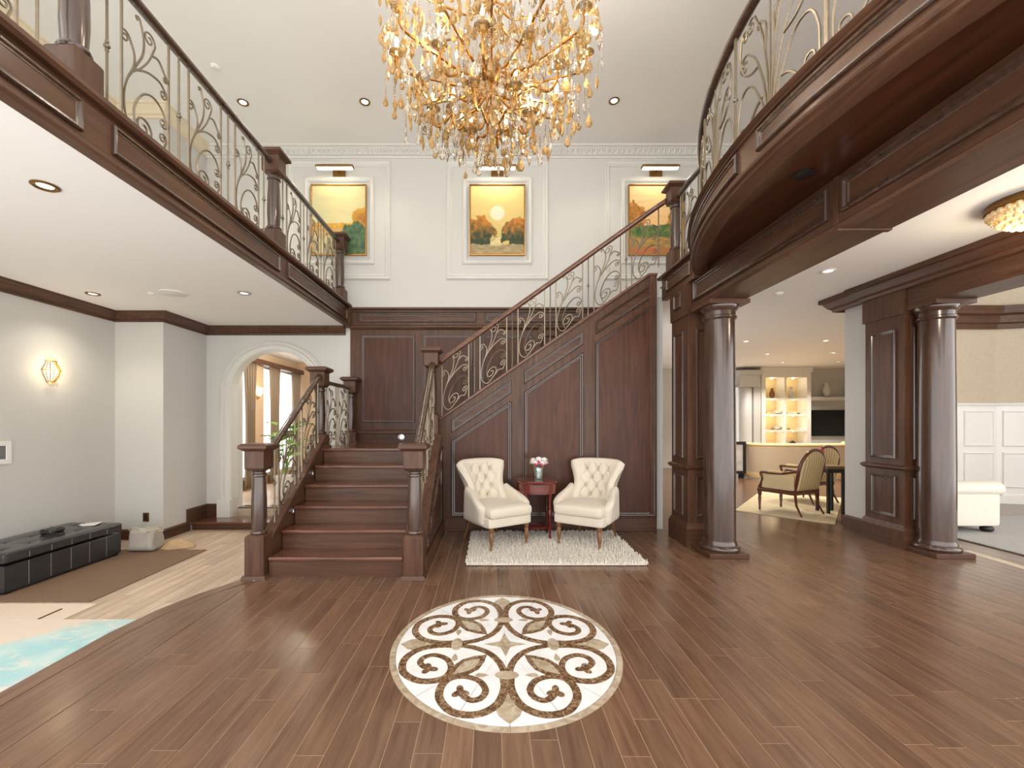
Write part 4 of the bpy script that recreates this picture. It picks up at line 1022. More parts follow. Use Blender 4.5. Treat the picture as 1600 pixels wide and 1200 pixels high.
# ------------------------------------------------------------------ shag rug, armchairs, table
rg = T('shag_rug', 'thick ivory shag rug under the two tufted armchairs', 'rug', (.63, 4.83, 0))
RX0, RX1, RY0, RY1 = -.25, 1.52, 4.24, 5.46
MB().rbox(((RX0+RX1)/2, (RY0+RY1)/2, .014), ((RX1-RX0)/2, (RY1-RY0)/2, .012), .012, 6).build('backing', 'shag', rg)
tf = MB(); rt = random.Random(5)
for _ in range(10000):
    x, y = rt.uniform(RX0, RX1), rt.uniform(RY0, RY1); h = .018+.034*rt.random(); r_ = .014; a = rt.random()*6.28
    dx, dy = rt.uniform(-.016, .016), rt.uniform(-.016, .016)
    tf.add([(x+r_*math.cos(a), y+r_*math.sin(a), .02), (x+r_*math.cos(a+2.1), y+r_*math.sin(a+2.1), .02), (x+r_*math.cos(a+4.2), y+r_*math.sin(a+4.2), .02), (x+dx, y+dy, h+.012)], [(0, 1, 3), (1, 2, 3), (2, 0, 3)])
tf.build('pile', 'shag', rg, kind='stuff')

def armchair(loc, rz, label):
    t = T('tufted_armchair', label, 'armchair', loc, rz, group='tufted armchairs on the shag rug')
    # seat
    def seatf(p):
        k = 1-.10*max(0, p.y)/.3; q = Vector((p.x*k, p.y, p.z))
        if p.z > .36: q.z += .025*(1-min(1, (p.x/.28)**2))*(1-min(1, ((p.y+.05)/.32)**2))
        return q
    MB().rbox((0, -.05, .395), (.285, .315, .062), .05, 10, seatf).build('seat_cushion', 'cream', t, smooth=60, local=True)
    MB().rbox((0, -.03, .295), (.288, .300, .062), .03, 8, lambda p: Vector((p.x*(1-.10*max(0, p.y)/.3), p.y, p.z))).build('seat_base', 'cream', t, smooth=60, local=True)
    # wrapped, button-tufted back
    BT = [(-.14, .80), (0, .80), (.14, .80), (-.07, .70), (.07, .70), (-.13, .60), (0, .60), (.13, .60), (-.07, .50), (.07, .50)]
    def centre(u, v):
        z = .34+.58*v
        w_ = .292-.045*math.sin(math.pi*min(1, v*1.15))+.045*max(0, v-.55)/.45
        wing = .17*(1-v)**1.2+.055+.03*max(0, v-.6)
        y = .235+.13*v-wing*abs(u)**2.6
        top = -.05*abs(u)**7*v**4+.012*v*(1-abs(u)**2)
        return Vector((u*w_, y, z+top))
    def shell(sgn):
        def fn(a, b):
            u, v = -1+2*a, b; e = 1e-3
            p = centre(u, v); du = centre(min(1, u+e), v)-centre(max(-1, u-e), v); dv = centre(u, min(1, v+e))-centre(u, max(0, v-e))
            n = du.cross(dv).normalized()          # towards the front (-y)
            if n.y > 0: n = -n
            ed = max(abs(u), abs(2*v-1)); th = .055*math.sqrt(max(0, 1-ed**16))
            d = th*sgn
            if sgn > 0:
                for bx, bz in BT:
                    q = math.hypot(p.x-bx, p.z-bz); d -= .042*math.exp(-(q/.024)**2)
                    d -= 0
                if .44 < p.z < .86 and abs(p.x) < .2:
                    s1 = ((p.x/.14)+(p.z-.80)/.20) % 1; s2 = ((p.x/.14)-(p.z-.80)/.20) % 1
                    k = min(s1, 1-s1); k2 = min(s2, 1-s2); d -= .016*math.exp(-(k/.07)**2)+.016*math.exp(-(k2/.07)**2)
                d += .012*math.exp(-((abs(u)-.9)/.12)**2)
            return p+n*d
        return fn
    m = MB(); m.grid(shell(1), 56, 56); bk = m.build('backrest', 'cream', t, smooth=70, local=True)
    MB().grid(shell(-1), 24, 24).build('back_cover', 'cream', t, smooth=70, local=True)
    for bx, bz in BT:
        v = (bz-.34)/.58; c = centre(bx/.27, v); MB().ball((bx, c.y-.030, bz), .011, 8, 5).build('button', 'cream', bk, smooth=60, local=True)
    for sx in (-1, 1):
        def armf(p, sx=sx):
            f = max(0, min(1, (p.y+.27)/.52))     # 0 front, 1 back
            k = max(0, (p.z-.27)/.27); top = .445+.20*f**.75; y = -.235+.43*f-.02*k
            x = sx*(.270+.045*k*math.sin(math.pi*min(1, f+.25))**2*(1-.5*f)+p.x*(1-.15*f)); return Vector((x, y, .25+(top-.25)*k))
        MB().rbox((0, -.01, .405), (.048, .26, .135), .045, 9, armf).build('armrest', 'cream', t, smooth=60, local=True)
        leg = MB().lathe(sx*.235, -.30, [(.008, .0), (.011, .03), (.013, .045), (.010, .05), (.019, .075), (.022, .10), (.026, .185), (.018, .195), (.028, .205), (.028, .24)], 14).build('front_leg', 'oak_leg', t, smooth=45, local=True)
        MB().lathe(sx*.235, -.30, [(.006, 0), (.012, .004), (.012, .022), (.008, .028)], 12).build('caster', 'brass', leg, smooth=45, local=True)
        MB().tube([(sx*.21, .22, .25), (sx*.215, .25, .14), (sx*.225, .31, .0)], .021, 4, rfun=lambda t_: 1-.3*t_).build('rear_leg', 'oak_leg', t, local=True)
    return t
Zr = .034
c1 = armchair((.03, 5.0, Zr), R(33), 'cream tufted armchair left of the cherry side table')
dup(c1, (1.12, 5.03, Zr), R(-33), 'cream tufted armchair right of the cherry side table')
t = T('side_table', 'small round cherry side table between the armchairs', 'side table', (.545, 5.22, .03))
MB().lathe(.545, 5.22, [(.20, .565), (.235, .57), (.235, .68), (.245, .685), (.255, .70), (.255, .712), (.245, .72), (.225, .718)], 40).build('top', 'cherry', t, smooth=35)
for k in range(4):
    a = math.pi/4+math.pi/2*k; x, y = .545+.195*math.cos(a), 5.22+.195*math.sin(a)
    MB().lathe(x, y, [(.010, .03), (.016, .06), (.012, .10), (.020, .16), (.014, .24), (.022, .30), (.024, .36), (.014, .39), (.024, .42), (.014, .45), (.024, .48), (.016, .51), (.024, .54), (.026, .61)], 14).build('leg', 'cherry', t, smooth=45)
MB().lathe(.545, 5.22, [(.15, .155), (.165, .16), (.165, .175), (.15, .18)], 28).build('shelf', 'cherry', t, smooth=35)
t = T('flower_vase', 'glass vase of white and pink flowers on the cherry table', 'vase', (.56, 5.20, .72))
M['vase_glass'] = glassy('vase_glass', (.90, .95, .93), .18)
MB().lathe(.56, 5.20, [(.060, .72), (.062, .73), (.062, .86), (.058, .86), (.057, .735), (.001, .735)], 20).build('glass', 'vase_glass', t, smooth=40)
MB().lathe(.56, 5.20, [(.055, .737), (.055, .80)], 20).build('water', glassy('water', (.82, .88, .84), .05), t, smooth=40)
M['petal_w'] = plain('white_petal', (248, 244, 240), .6); M['petal_p'] = plain('pink_petal', (206, 70, 110), .5)
rf = random.Random(8)
for k, (dx, dy, dz, rr_) in enumerate(((0, -.02, .93, .075), (-.06, 0, .90, .065), (.065, 0, .90, .068), (.035, -.055, .895, .060), (-.04, -.05, .90, .060), (.01, .05, .92, .062), (-.06, .03, .93, .055), (.065, -.03, .94, .055))):
    c = Vector((.56+dx, 5.20+dy, dz)); m = MB()
    for j in range(16):
        a = j*2.4; el = .1+1.3*j/16; d = Vector((math.cos(a)*math.cos(el), math.sin(a)*math.cos(el), math.sin(el)*.8))
        p = c+d*rr_*.6; n_ = d.cross(Vector((0, 0, 1))); n_ = n_.normalized() if n_.length > .01 else Vector((1, 0, 0)); b_ = n_.cross(d)
        q = rr_*.62; m.add([p-d*q*.5, p+n_*q*.6+b_*q*.1, p+d*q*.5+b_*q*.7, p-n_*q*.6+b_*q*.1, p+d*q*.25], [(0, 1, 4), (1, 2, 4), (2, 3, 4), (3, 0, 4)])
    bl = m.build('bloom', 'petal_w', t, smooth=80)
    if k in (3, 4, 2, 0): 
        h = MB()
        for j in range(5): h.ball((c.x-.012+.012*rf.random()*2, c.y-rr_*.75, c.z-.012+.03*rf.random()), .010, 7, 4)
        h.build('pink_heart', 'petal_p', bl, smooth=60)
    MB().tube([(c.x, c.y, c.z-.02), (.56+dx*.3, 5.20+dy*.3, .75)], .0025, 5).build('stem', 'leaf', t)

# ------------------------------------------------------------------ sunken area: mat, rugs, bench, bag
t = MB().rbox((-4.2, 4.60, LZ+.006), (.68, .78, .006), .005, 4).build('sisal_mat', 'sisal'); tag(t, 'brown woven sisal mat before the black bench', 'mat')
t = MB().rbox((-4.20, 3.30, LZ+.005), (.78, .48, .005), .004, 4).build('cream_rug', 'cream_rug'); tag(t, 'plain cream rug at the left edge beside the blue rug', 'rug')
t = MB().box(-3.622, -3.606, 3.41, 3.66, LZ+.010, LZ+.016).build('dark_strip', 'brass', bevel=.003); tag(t, 'thin dark strip lying on the cream rug', 'strip')  # thin dark bar set just above the rug surface
NU, NV = 90, 80; x0, x1, y0, y1 = -4.35, -2.64, 1.7, 3.45
def rugcol(u, v):
    x, y = x0+(x1-x0)*u, y0+(y1-y0)*v; w_ = nz(x, y, 1.6, 1); f = (y-3.12)*1.2-(x+3.1)*.75+.16*w_
    c = mix((172, 216, 220), (204, 228, 226), .5+nz(x, y, 5, 2)); c = mix(c, (204, 204, 220), (2.75-y)*2.2+.8*nz(x, y, 3, 7)); c = mix(c, (176, 208, 226), (2.2-y)*1.6)
    c = mix(c, (232, 216, 200), f*5-.6)
    k = nz(x*1.0, y*2.2, 2.4, 9)
    if abs(k-.12) < .05: c = mix(c, (238, 230, 218), .9-abs(k-.12)*12)
    return c
m = MB(); m.grid(lambda u, v: (x0+(x1-x0)*u, y0+(y1-y0)*v, LZ+.020), NU, NV); m.c = [lin(*rugcol(i/NU, j/NV)) for j in range(NV+1) for i in range(NU+1)]
m.box(x0, x1, y0, y1, LZ+.011, LZ+.0198); m.c += [lin(200, 205, 200)]*8
t = m.build('blue_rug', 'attr_rug'); tag(t, 'turquoise and lilac patterned rug at the foot of the step', 'rug')
t = T('storage_bench', 'long black tufted leather storage bench against the left wall', 'bench', (-4.71, 4.55, LZ))
BX0, BX1, BY0, BY1 = -5.02, -4.40, 3.93, 5.18
MB().rbox(((BX0+BX1)/2, (BY0+BY1)/2, LZ+.155), ((BX1-BX0)/2, (BY1-BY0)/2, .125), .02, 6).build('body', 'leather', t, smooth=50)
def lidf(p):
    q = Vector(p)
    if p.z > LZ+.34:
        for i in range(5):
            for j in range(2):
                bx, by = BX0+.2+.24*j, BY0+.14+.243*i; q.z -= .018*math.exp(-(((p.x-bx)**2+(p.y-by)**2)/.0016))
        q.z += .012
    return q
ld = MB().rbox(((BX0+BX1)/2, (BY0+BY1)/2, LZ+.335), ((BX1-BX0)/2+.008, (BY1-BY0)/2+.008, .045), .03, 26, lidf).build('lid', 'leather', t, smooth=60)
for i in range(5):
    for j in range(2): MB().ball((BX0+.2+.24*j, BY0+.14+.243*i, LZ+.382), .010, 8, 4).build('button', 'leather', ld, smooth=60)
for i in range(1, 6):
    y = BY0+(BY1-BY0)*i/6
    MB().box(BX1-.001, BX1+.0025, y-.0025, y+.0025, LZ+.05, LZ+.27).build('seam', 'stitch', t)
    MB().box(BX1+.007, BX1+.0105, y-.0025, y+.0025, LZ+.305, LZ+.36).build('seam', 'stitch', ld)
for i in range(1, 3):
    x = BX0+(BX1-BX0)*i/3; MB().box(x-.0025, x+.0025, BY0-.0025, BY0+.001, LZ+.05, LZ+.27).build('seam', 'stitch', t)
for z in (LZ+.115,):
    MB().box(BX1-.001, BX1+.002, BY0+.03, BY1-.03, z-.0015, z+.0015).build('seam', 'leather', t); MB().box(BX0+.03, BX1-.03, BY0-.002, BY0+.001, z-.0015, z+.0015).build('seam', 'leather', t)
for x in (BX0+.05, BX1-.05):
    for y in (BY0+.05, BY1-.05): MB().frus(x, y, LZ+.008, LZ+.035, .022, .03).build('foot', 'black', t)
t = T('dark_cap', 'crumpled dark cap lying on the black bench', 'cap', (-4.72, 4.68, LZ+.385))
MB().rbox((-4.72, 4.68, LZ+.415), (.065, .085, .028), .026, 8, lambda p: p+Vector((.012*nz(p.x, p.y, 20), .012*nz(p.y, p.z, 22), .02*nz(p.x, p.y, 16, 3)))).build('crown', 'leather', t, smooth=70)
MB().rbox((-4.66, 4.63, LZ+.392), (.05, .05, .006), .006, 5).build('brim', 'leather', t, smooth=60)
t = T('paper_sheet', 'crumpled white paper at the far end of the black bench', 'paper', (-4.66, 5.05, LZ+.39))
MB().grid(lambda u, v: (-4.76+.2*u, 4.99+.13*v, LZ+.397+.014*nz(u, v, 3.1)+.02*u*v), 8, 6).build('sheet', 'white', t, smooth=40).modifiers.new('thickness', 'SOLIDIFY').thickness = .001
t = T('fabric_bag', 'slouchy grey fabric bag on the floor at the end of the bench', 'bag', (-4.25, 5.36, LZ))
def bagf(p):
    k = (p.z-LZ)/.27; s = 1-.16*k; n_ = nz(p.x*1.2, p.y+p.z, 7, 3)
    return Vector((-4.25+(p.x+4.25)*s+.02*n_, 5.36+(p.y-5.36)*s+.02*nz(p.y, p.z, 8), p.z+(.025*nz(p.x, p.y, 9, 6) if k > .6 else 0)))
M['bag'] = plain('grey_canvas', (176, 170, 160), .8, noise=.15, nscale=14)
MB().rbox((-4.25, 5.36, LZ+.150), (.17, .12, .135), .05, 12, bagf).build('body', 'bag', t, smooth=70)
MB().tube(cat_rom([(-4.17, 5.26, LZ+.24), (-4.10, 5.23, LZ+.285), (-4.02, 5.27, LZ+.29), (-4.03, 5.34, LZ+.25), (-4.10, 5.36, LZ+.24)], 6), .012, 6, .005).build('strap', 'gold_rug', t, smooth=60)
MB().tube(cat_rom([(-4.36, 5.28, LZ+.24), (-4.39, 5.27, LZ+.29), (-4.30, 5.27, LZ+.305), (-4.24, 5.27, LZ+.26)], 6), .008, 6, .004).build('strap', 'bag', t, smooth=60)
t = T('crumpled_cloth', 'crumpled tan cloth heap on the floor beside the grey bag', 'cloth', (-3.97, 5.48, LZ))
def clothp(u, v):
    a = 2*math.pi*u; r_ = .17*(1-v**1.5)*(1+.2*math.sin(3*a+1)+.06*math.sin(7*a)); z = LZ+.006+.10*math.sin(v*math.pi/2)*(1+.18*math.sin(2*a)*(1-v))+.012*math.sin(4*a+5*v)*v*(1-v)*4
    return (-3.97+r_*math.cos(a)*1.1+.03*v, 5.48+r_*math.sin(a)*.6, z)
MB().grid(clothp, 48, 14).build('fold', plain('tan_cloth', (190, 160, 122), .85, noise=.1, nscale=20), t, smooth=70)

# ------------------------------------------------------------------ room beyond the arch
def curtain(x, y0, y1, z0, z1, label, axis='y', tie=0.0, mat='curtain'):
    t = T('curtain', label, 'curtain', (x, (y0+y1)/2, z0) if axis == 'y' else ((y0+y1)/2, x, z0))
    def fn(u, v):
        c = (y0+y1)/2; wv = math.sin(u*math.pi*2*5)*.035; k = 1-tie*math.sin(math.pi*min(1, (1-v)*.9))
        s = c+(y0+(y1-y0)*u-c)*k
        return (x+wv, s, z0+(z1-z0)*v) if axis == 'y' else (s, x+wv, z0+(z1-z0)*v)
    MB().grid(fn, 60, 10).build('drape', mat, t, smooth=80).modifiers.new('thickness', 'SOLIDIFY').thickness = .004
    return t
curtain(-4.80, 8.42, 8.92, .08, 2.60, 'taupe striped curtain left of the tan pillar', tie=.35)
curtain(-4.80, 9.40, 9.90, .08, 2.60, 'taupe striped curtain right of the tan pillar', tie=.3)
curtain(-4.80, 10.45, 10.95, .08, 2.60, 'taupe curtain beside the tan end wall', tie=.35)
struct(MB().box(-4.90, -4.74, 8.3, 11.0, 2.60, 2.70), 'trim_10', 'wood_y', 'brown curtain pelmet beyond the archway', 'pelmet')
t = T('wall_sconce', 'small lit sconce on the tan pillar beyond the archway', 'sconce', (-4.88, 9.1, 1.95))
MB().lathe(-4.86, 9.1, [(.03, 1.95), (.06, 2.0), (.07, 2.12), (.05, 2.13)], 14).build('shade', emit('small_sconce', (255, 214, 150), 5), t, smooth=60)
MB().box(-4.90, -4.86, 9.07, 9.13, 1.9, 1.98).build('bracket', 'gold', t)
t = T('potted_plant', 'green leafy plant in a white pot beyond the archway', 'plant', (-3.72, 7.85, .06))
MB().lathe(-3.72, 7.85, [(.12, .06), (.15, .10), (.19, .42), (.20, .44), (.18, .44), (.17, .40), (.001, .40)], 24).build('pot', 'pot', t, smooth=40)
rp = random.Random(4)
for k in range(22):
    a = rp.random()*6.28; rr_ = rp.uniform(.08, .38); h = rp.uniform(.75, 1.35); b_ = Vector((-3.72, 7.85, .42)); e = Vector((-3.72+rr_*math.cos(a), 7.85+rr_*math.sin(a), h))
    MB().tube(cat_rom([b_, b_.lerp(e, .5)+Vector((0, 0, .12)), e], 5), .005, 5).build('stem', 'leaf', t)
    d = (e-b_); d.z = .12; d.normalize(); sd = d.cross(Vector((0, 0, 1))).normalized(); L_ = rp.uniform(.22, .34); m = MB()
    for i in range(7):
        q = i/6; w_ = L_*.42*math.sin(math.pi*(.06+.94*q)**.7)+.001; c = e+d*(L_*q)-Vector((0, 0, .10*q*q)); m.v += [tuple(c-sd*w_+Vector((0, 0, .02))), tuple(c), tuple(c+sd*w_+Vector((0, 0, .02)))]
    for i in range(6): m.f += [(3*i, 3*i+1, 3*i+4, 3*i+3), (3*i+1, 3*i+2, 3*i+5, 3*i+4)]
    m.build('leaf', 'leaf', t, smooth=60)

# ------------------------------------------------------------------ living room
t = MB().prism([(3.86, 6.90), (4.63, 6.05), (4.72, 5.98), (6.45, 8.0), (5.40, 8.75)], .001, .012).build('area_rug', 'gold_rug'); tag(t, 'pale gold patterned rug under the striped armchair', 'rug')
M['stripe'] = None
m_, nt, b_ = newmat('striped_silk'); tc = nt.nodes.new('ShaderNodeTexCoord'); wv = nt.nodes.new('ShaderNodeTexWave'); wv.bands_direction = 'X'; wv.inputs['Scale'].default_value = 5.5; wv.inputs['Distortion'].default_value = .4
nt.links.new(tc.outputs['Object'], wv.inputs['Vector']); cr_ = nt.nodes.new('ShaderNodeValToRGB'); cr_.color_ramp.elements[0].color = lin(184, 156, 110); cr_.color_ramp.elements[1].color = lin(222, 202, 158)
nt.links.new(wv.outputs['Fac'], cr_.inputs[0]); nt.links.new(cr_.outputs[0], b_.inputs['Base Color']); b_.inputs['Roughness'].default_value = .5; M['stripe'] = m_
def bergere(loc, rz, label):
    t = T('bergere_chair', label, 'armchair', loc, rz, group='striped armchairs in the living room')
    def oval(a, k=1.0): return Vector((.30*k*math.cos(a), .28+.10*(.68+.30*k*math.sin(a)-.42)/.5, .68+.30*k*math.sin(a)))
    pts = [Vector((-.27, .26, .36))]+[oval(math.pi*1.08-math.pi*1.16*i/24) for i in range(25)]+[Vector((.27, .26, .36))]
    MB().tube(pts, .024, 8).build('back_frame', 'mahog', t, smooth=60, local=True)
    def pad(sg):
        def fn(u, v):
            x = -.285+.57*u; zt = .68+.29*math.sqrt(max(0, 1-(x/.30)**2)); z = .36+(zt-.36)*v; e = max(abs(2*u-1), abs(2*v-1)); return (x, .28+.2*(z-.42)+sg*.05*math.sqrt(max(0, 1-e**4)), z)
        return fn
    MB().grid(pad(-1), 24, 24).build('back_pad', 'stripe', t, smooth=70, local=True); MB().grid(pad(1), 24, 24).build('back_cover', 'stripe', t, smooth=70, local=True)
    MB().rbox((0, -.02, .42), (.28, .29, .07), .05, 8).build('seat_cushion', 'cream_sofa', t, smooth=60, local=True)
    MB().box(-.30, .30, -.30, .28, .30, .355).build('seat_rail', 'mahog', t, bevel=.012, local=True)
    for sx in (-1, 1):
        MB().tube(cat_rom([(sx*.29, .30, .66), (sx*.31, .10, .615), (sx*.32, -.12, .61), (sx*.32, -.22, .60), (sx*.31, -.20, .50), (sx*.29, -.27, .36)], 7), .020, 7).build('arm_frame', 'mahog', t, smooth=60, local=True)
        MB().rbox((sx*.295, .03, .48), (.025, .24, .115), .02, 5).build('side_panel', 'stripe', t, smooth=60, local=True)
        MB().rbox((sx*.315, .0, .632), (.028, .11, .018), .016, 5).build('arm_pad', 'cream_sofa', t, smooth=60, local=True)
        MB().lathe(sx*.27, -.27, [(.012, 0), (.018, .03), (.014, .05), (.024, .20), (.018, .22), (.028, .25), (.028, .31)], 12).build('leg', 'mahog', t, smooth=45, local=True)
        MB().tube([(sx*.26, .26, .31), (sx*.265, .28, .15), (sx*.275, .36, .0)], .022, 6, rfun=lambda q: 1-.35*q).build('leg', 'mahog', t, smooth=50, local=True)
    return t
g1 = bergere((4.63, 6.80, .012), R(-155), 'striped mahogany armchair turned away, nearest on the gold rug')
dup(g1, (5.60, 7.75, .012), R(-165), 'striped mahogany armchair half hidden behind the nearer one')
t = T('red_flower', 'red flower behind the striped armchair', 'flower', (5.35, 7.1, .74))
m = MB()
for k in range(9): m.ball((5.35+.035*math.cos(k*2.4), 7.1+.035*math.sin(k*2.4), .93+.02*math.sin(k)), .030, 7, 5)
m.build('bloom', plain('red_petal', (214, 52, 30), .5), t, smooth=60); MB().tube([(5.35, 7.1, .74), (5.35, 7.1, .92)], .004, 5).build('stem', 'leaf', t)
t = T('accent_table', 'small dark square table beside the white wall end', 'side table', (5.25, 6.75, 0))
MB().box(5.10, 5.40, 6.60, 6.90, .69, .735).build('top', 'oak_leg', t, bevel=.004)
MB().box(5.12, 5.38, 6.62, 6.88, .63, .69).build('apron', 'black', t)
for x in (5.12, 5.345):
    for y in (6.62, 6.845): MB().box(x, x+.035, y, y+.035, 0, .63).build('leg', 'black', t)
# curved sofa seen from behind
t = T('curved_sofa', 'cream sofa with a curved back facing the television', 'sofa', (7.7, 10.9, 0))
pth = [(p.x, p.y) for p in cat_rom([Vector(p+(0,)) for p in ((6.57, 11.5), (6.45, 11.1), (6.53, 10.75), (6.80, 10.56), (7.3, 10.5), (8.4, 10.5), (9.0, 10.56), (9.32, 10.75), (9.40, 11.1), (9.28, 11.5))], 6)]
MB().sweep(pth, [(0.04, .14), (0, .16), (-.03, .5), (-.06, .80), (.0, .86), (.10, .84), (.12, .40), (.12, .14)]).build('back_shell', 'sofa_side', t, smooth=50)
MB().tube([(x, y, .845) for x, y in pth], .075, 10, .05).build('top_roll', 'cream_sofa', t, smooth=60)
MB().sweep(pth, [(.06, .03), (-.005, .03), (-.015, .10), (-.005, .17), (.06, .17)]).build('base_band', 'cream_sofa', t, smooth=40)
MB().rbox((7.92, 11.10, .34), (1.30, .42, .13), .07, 8).build('seat_cushion', 'cream_sofa', t, smooth=60)
for x in (6.75, 9.1):
    for y in (10.75, 11.4): MB().frus(x, y, 0, .05, .03, .04).build('foot', 'mahog', t)
# framed picture leaning by the sofa
t = T('leaning_frame', 'black framed picture standing on the floor left of the sofa', 'picture frame', (6.05, 10.9, 0))
MB().mold((5.70, 10.9, 0), X3, Z3, (0, -1, 0), rect(0, .66, .12, .92), [(0, -.03), (0, .03), (.06, .03), (.07, .0)]).build('frame', 'black', t)
MB().box(5.74, 6.32, 10.895, 10.925, .16, .88).build('print', plain('grey_print', (196, 196, 194), .4, noise=.4, nscale=9), t)
for x in (5.75, 6.29): MB().box(x, x+.03, 10.88, 11.1, 0, .125).build('foot', 'black', t)
# display shelves
BYf, BYb = 12.95, 13.36
t = T('display_cabinet', 'white built-in display cabinet with eight lit niches', 'cabinet', (8.78, 13.1, 0))
xs = [8.12, 8.76, 9.43]; zl = [.40, 1.15, 1.62, 2.10, 2.74]
m = MB(); m.box(8.04, 8.16, BYf, 13.39, 0, 3.04).build('side_panel', 'white', t); MB().box(9.39, 9.51, BYf, 13.39, 0, 3.04).build('side_panel', 'white', t)
MB().box(8.735, 8.785, BYf+.02, BYb, .4, 2.74).build('divider', 'white', t)
MB().box(8.16, 9.39, BYf, BYb, 2.74, 3.04).build('header', 'white', t); MB().box(8.16, 9.39, BYf, BYb, 0, .40).build('plinth', 'white', t)
MB().sweep([(8.0, 13.39), (8.0, BYf-.02), (9.55, BYf-.02), (9.55, 13.39)], [(0, 2.9), (.02, 2.9), (.08, 2.98), (.08, 3.045), (0, 3.045)][::-1]).build('cornice', 'white', t)
MB().box(8.16, 9.39, BYb, 13.39, .4, 2.74).build('back_panel', plain('niche_back', (238, 214, 164), .5), t)
for z in zl[1:-1]:
    for a, b in ((8.16, 8.735), (8.785, 9.39)): MB().box(a, b, BYf+.01, BYb, z-.025, z+.025).build('shelf', 'white', t)
for i, z in enumerate(zl[1:]):
    for x in (8.45, 9.09):
        MB().lathe(x, 13.12, [(.03, z-.026), (.028, z-.031), (.001, z-.032)], 10).build('niche_light', 'led', t)
        lamp('niche_glow', 'POINT', (x, 13.10, z-.09), 1.0, (1, .82, .55), .03, t)
M['porc_b'] = plain('brown_porcelain', (134, 92, 56), .3, noise=.4, nscale=30); M['porc_g'] = plain('patterned_porcelain', (226, 220, 206), .3, noise=.5, nscale=45)
VASE = [(.03, 0), (.045, .01), (.07, .08), (.075, .15), (.05, .22), (.03, .26), (.04, .30), (.035, .30)]
def pot(x, y, z, s, label, mat, prof=VASE, nm='vase', group='ornaments in the lit niches', lid=False):
    t = T(nm, label, nm.replace('_', ' '), (x, y, z), group=group)
    MB().lathe(x, y, [(r_*s, z+h*s) for r_, h in prof], 16).build('body', mat, t, smooth=50)
    MB().lathe(x, y, [(.05*s, z-.0005), (.05*s, z+.008*s)], 14).build('foot_ring', 'black' if lid else 'porc_b', t)
DISH = [(.03, 0), (.035, .02), (.08, .05), (.10, .09), (.095, .09), (.03, .03)]
pot(8.47, 13.14, 2.125, 1.0, 'brown vase in the top left lit niche', 'porc_b'); pot(9.05, 13.14, 2.125, 1.15, 'tall patterned vase in the top right lit niche', 'porc_g')
pot(8.64, 13.14, 1.645, 1.2, 'white bowl on a dark base in the second left niche', 'porc_g', DISH, 'bowl', lid=True); pot(8.24, 13.14, 1.645, .7, 'small brown cup at the left of the second left niche', 'porc_b', DISH, 'cup')
pot(8.88, 13.14, 1.645, .6, 'small dark cup at the left of the second right niche', 'porc_b', DISH, 'cup'); pot(9.08, 13.14, 1.645, .7, 'patterned cup in the middle of the second right niche', 'porc_g', DISH, 'cup'); pot(9.27, 13.14, 1.645, .5, 'tiny cup at the right of the second right niche', 'porc_b', DISH, 'cup')
pot(8.62, 13.14, 1.175, 1.2, 'round white dish in the third left niche', 'porc_g', DISH, 'dish'); pot(8.48, 13.14, 1.175, .5, 'tiny dark cup in the third left niche', 'porc_b', DISH, 'cup'); pot(8.97, 13.14, 1.175, .5, 'tiny cup at the left of the third right niche', 'porc_b', DISH, 'cup'); pot(9.25, 13.14, 1.175, .6, 'small cup at the right of the third right niche', 'porc_g', DISH, 'cup')
t = T('ornament', 'dark carved ornament in the bottom right niche', 'ornament', (9.09, 13.14, .40))
m = MB().lathe(9.09, 13.14, [(.17, .40), (.17, .60), (.05, .63)], 6); m.build('stand', 'mahog', t)
m = MB()
for k in range(9): m.ball((9.09+.05*(k-4), 13.14, .68+.13*math.exp(-((k-4)/2)**2)), .045, 8, 5)
m.build('carving', 'black', t, smooth=60)
# television wall
t = T('television', 'black flat television on the far living room wall', 'television', (10.4, 13.3, 1.0))
MB().rbox((10.37, 13.34, 1.38), (.61, .035, .40), .012, 4).build('bezel', 'black', t, smooth=50)
MB().box(9.785, 10.955, 13.300, 13.306, 1.01, 1.755).build('screen', 'screen', t)
MB().box(10.2, 10.5, 13.37, 13.40, 1.2, 1.5).build('wall_mount', 'black', t)
t = T('wall_shelf', 'long white shelf above the television', 'shelf', (10.6, 13.25, 2.12))
MB().box(9.52, 11.1, 13.10, 13.395, 2.12, 2.17).build('board', 'white', t, bevel=.004); MB().box(9.52, 11.1, 13.14, 13.395, 2.07, 2.12).build('bracket', 'white', t)
pot(10.18, 13.22, 2.172, 1.45, 'white vase with black pattern on the shelf above the television', 'porc_g', group='vases above the television', lid=True)
pot(10.92, 13.22, 2.172, 1.6, 'dark vase at the right end of the shelf above the television', 'porc_b', group='vases above the television', lid=True)
t = T('media_console', 'white low console under the television', 'console', (10.5, 13.15, 0))
MB().box(9.55, 11.0, 12.95, 13.38, .05, .72).build('body', 'white', t); MB().box(9.53, 11.02, 12.92, 13.38, .72, .76).build('top', 'white', t, bevel=.004)
for k in range(3): MB().box(9.58+.48*k, 10.03+.48*k, 12.93, 12.95, .10, .69).build('door', 'white', t, bevel=.004)
MB().box(9.6, 10.95, 13.0, 13.35, 0, .05).build('plinth', 'black', t)
t = T('pilaster', 'pale grey pilaster left of the lit display cabinet', 'pilaster', (7.72, 13.1, 0))
M['grey_paint'] = plain('pale_grey_paint', (206, 208, 210), .5)
MB().lathe(7.62, 13.1, [(.22, 0), (.22, .12), (.19, .15), (.19, 2.42), (.17, 2.45)], 28).build('shaft', 'grey_paint', t, smooth=40)
MB().box(7.36, 7.95, 12.88, 13.38, 2.45, 2.80).build('capital', 'grey_paint', t, bevel=.01); MB().box(7.82, 8.03, 12.98, 13.38, 0, 2.8).build('side_board', 'grey_paint', t)
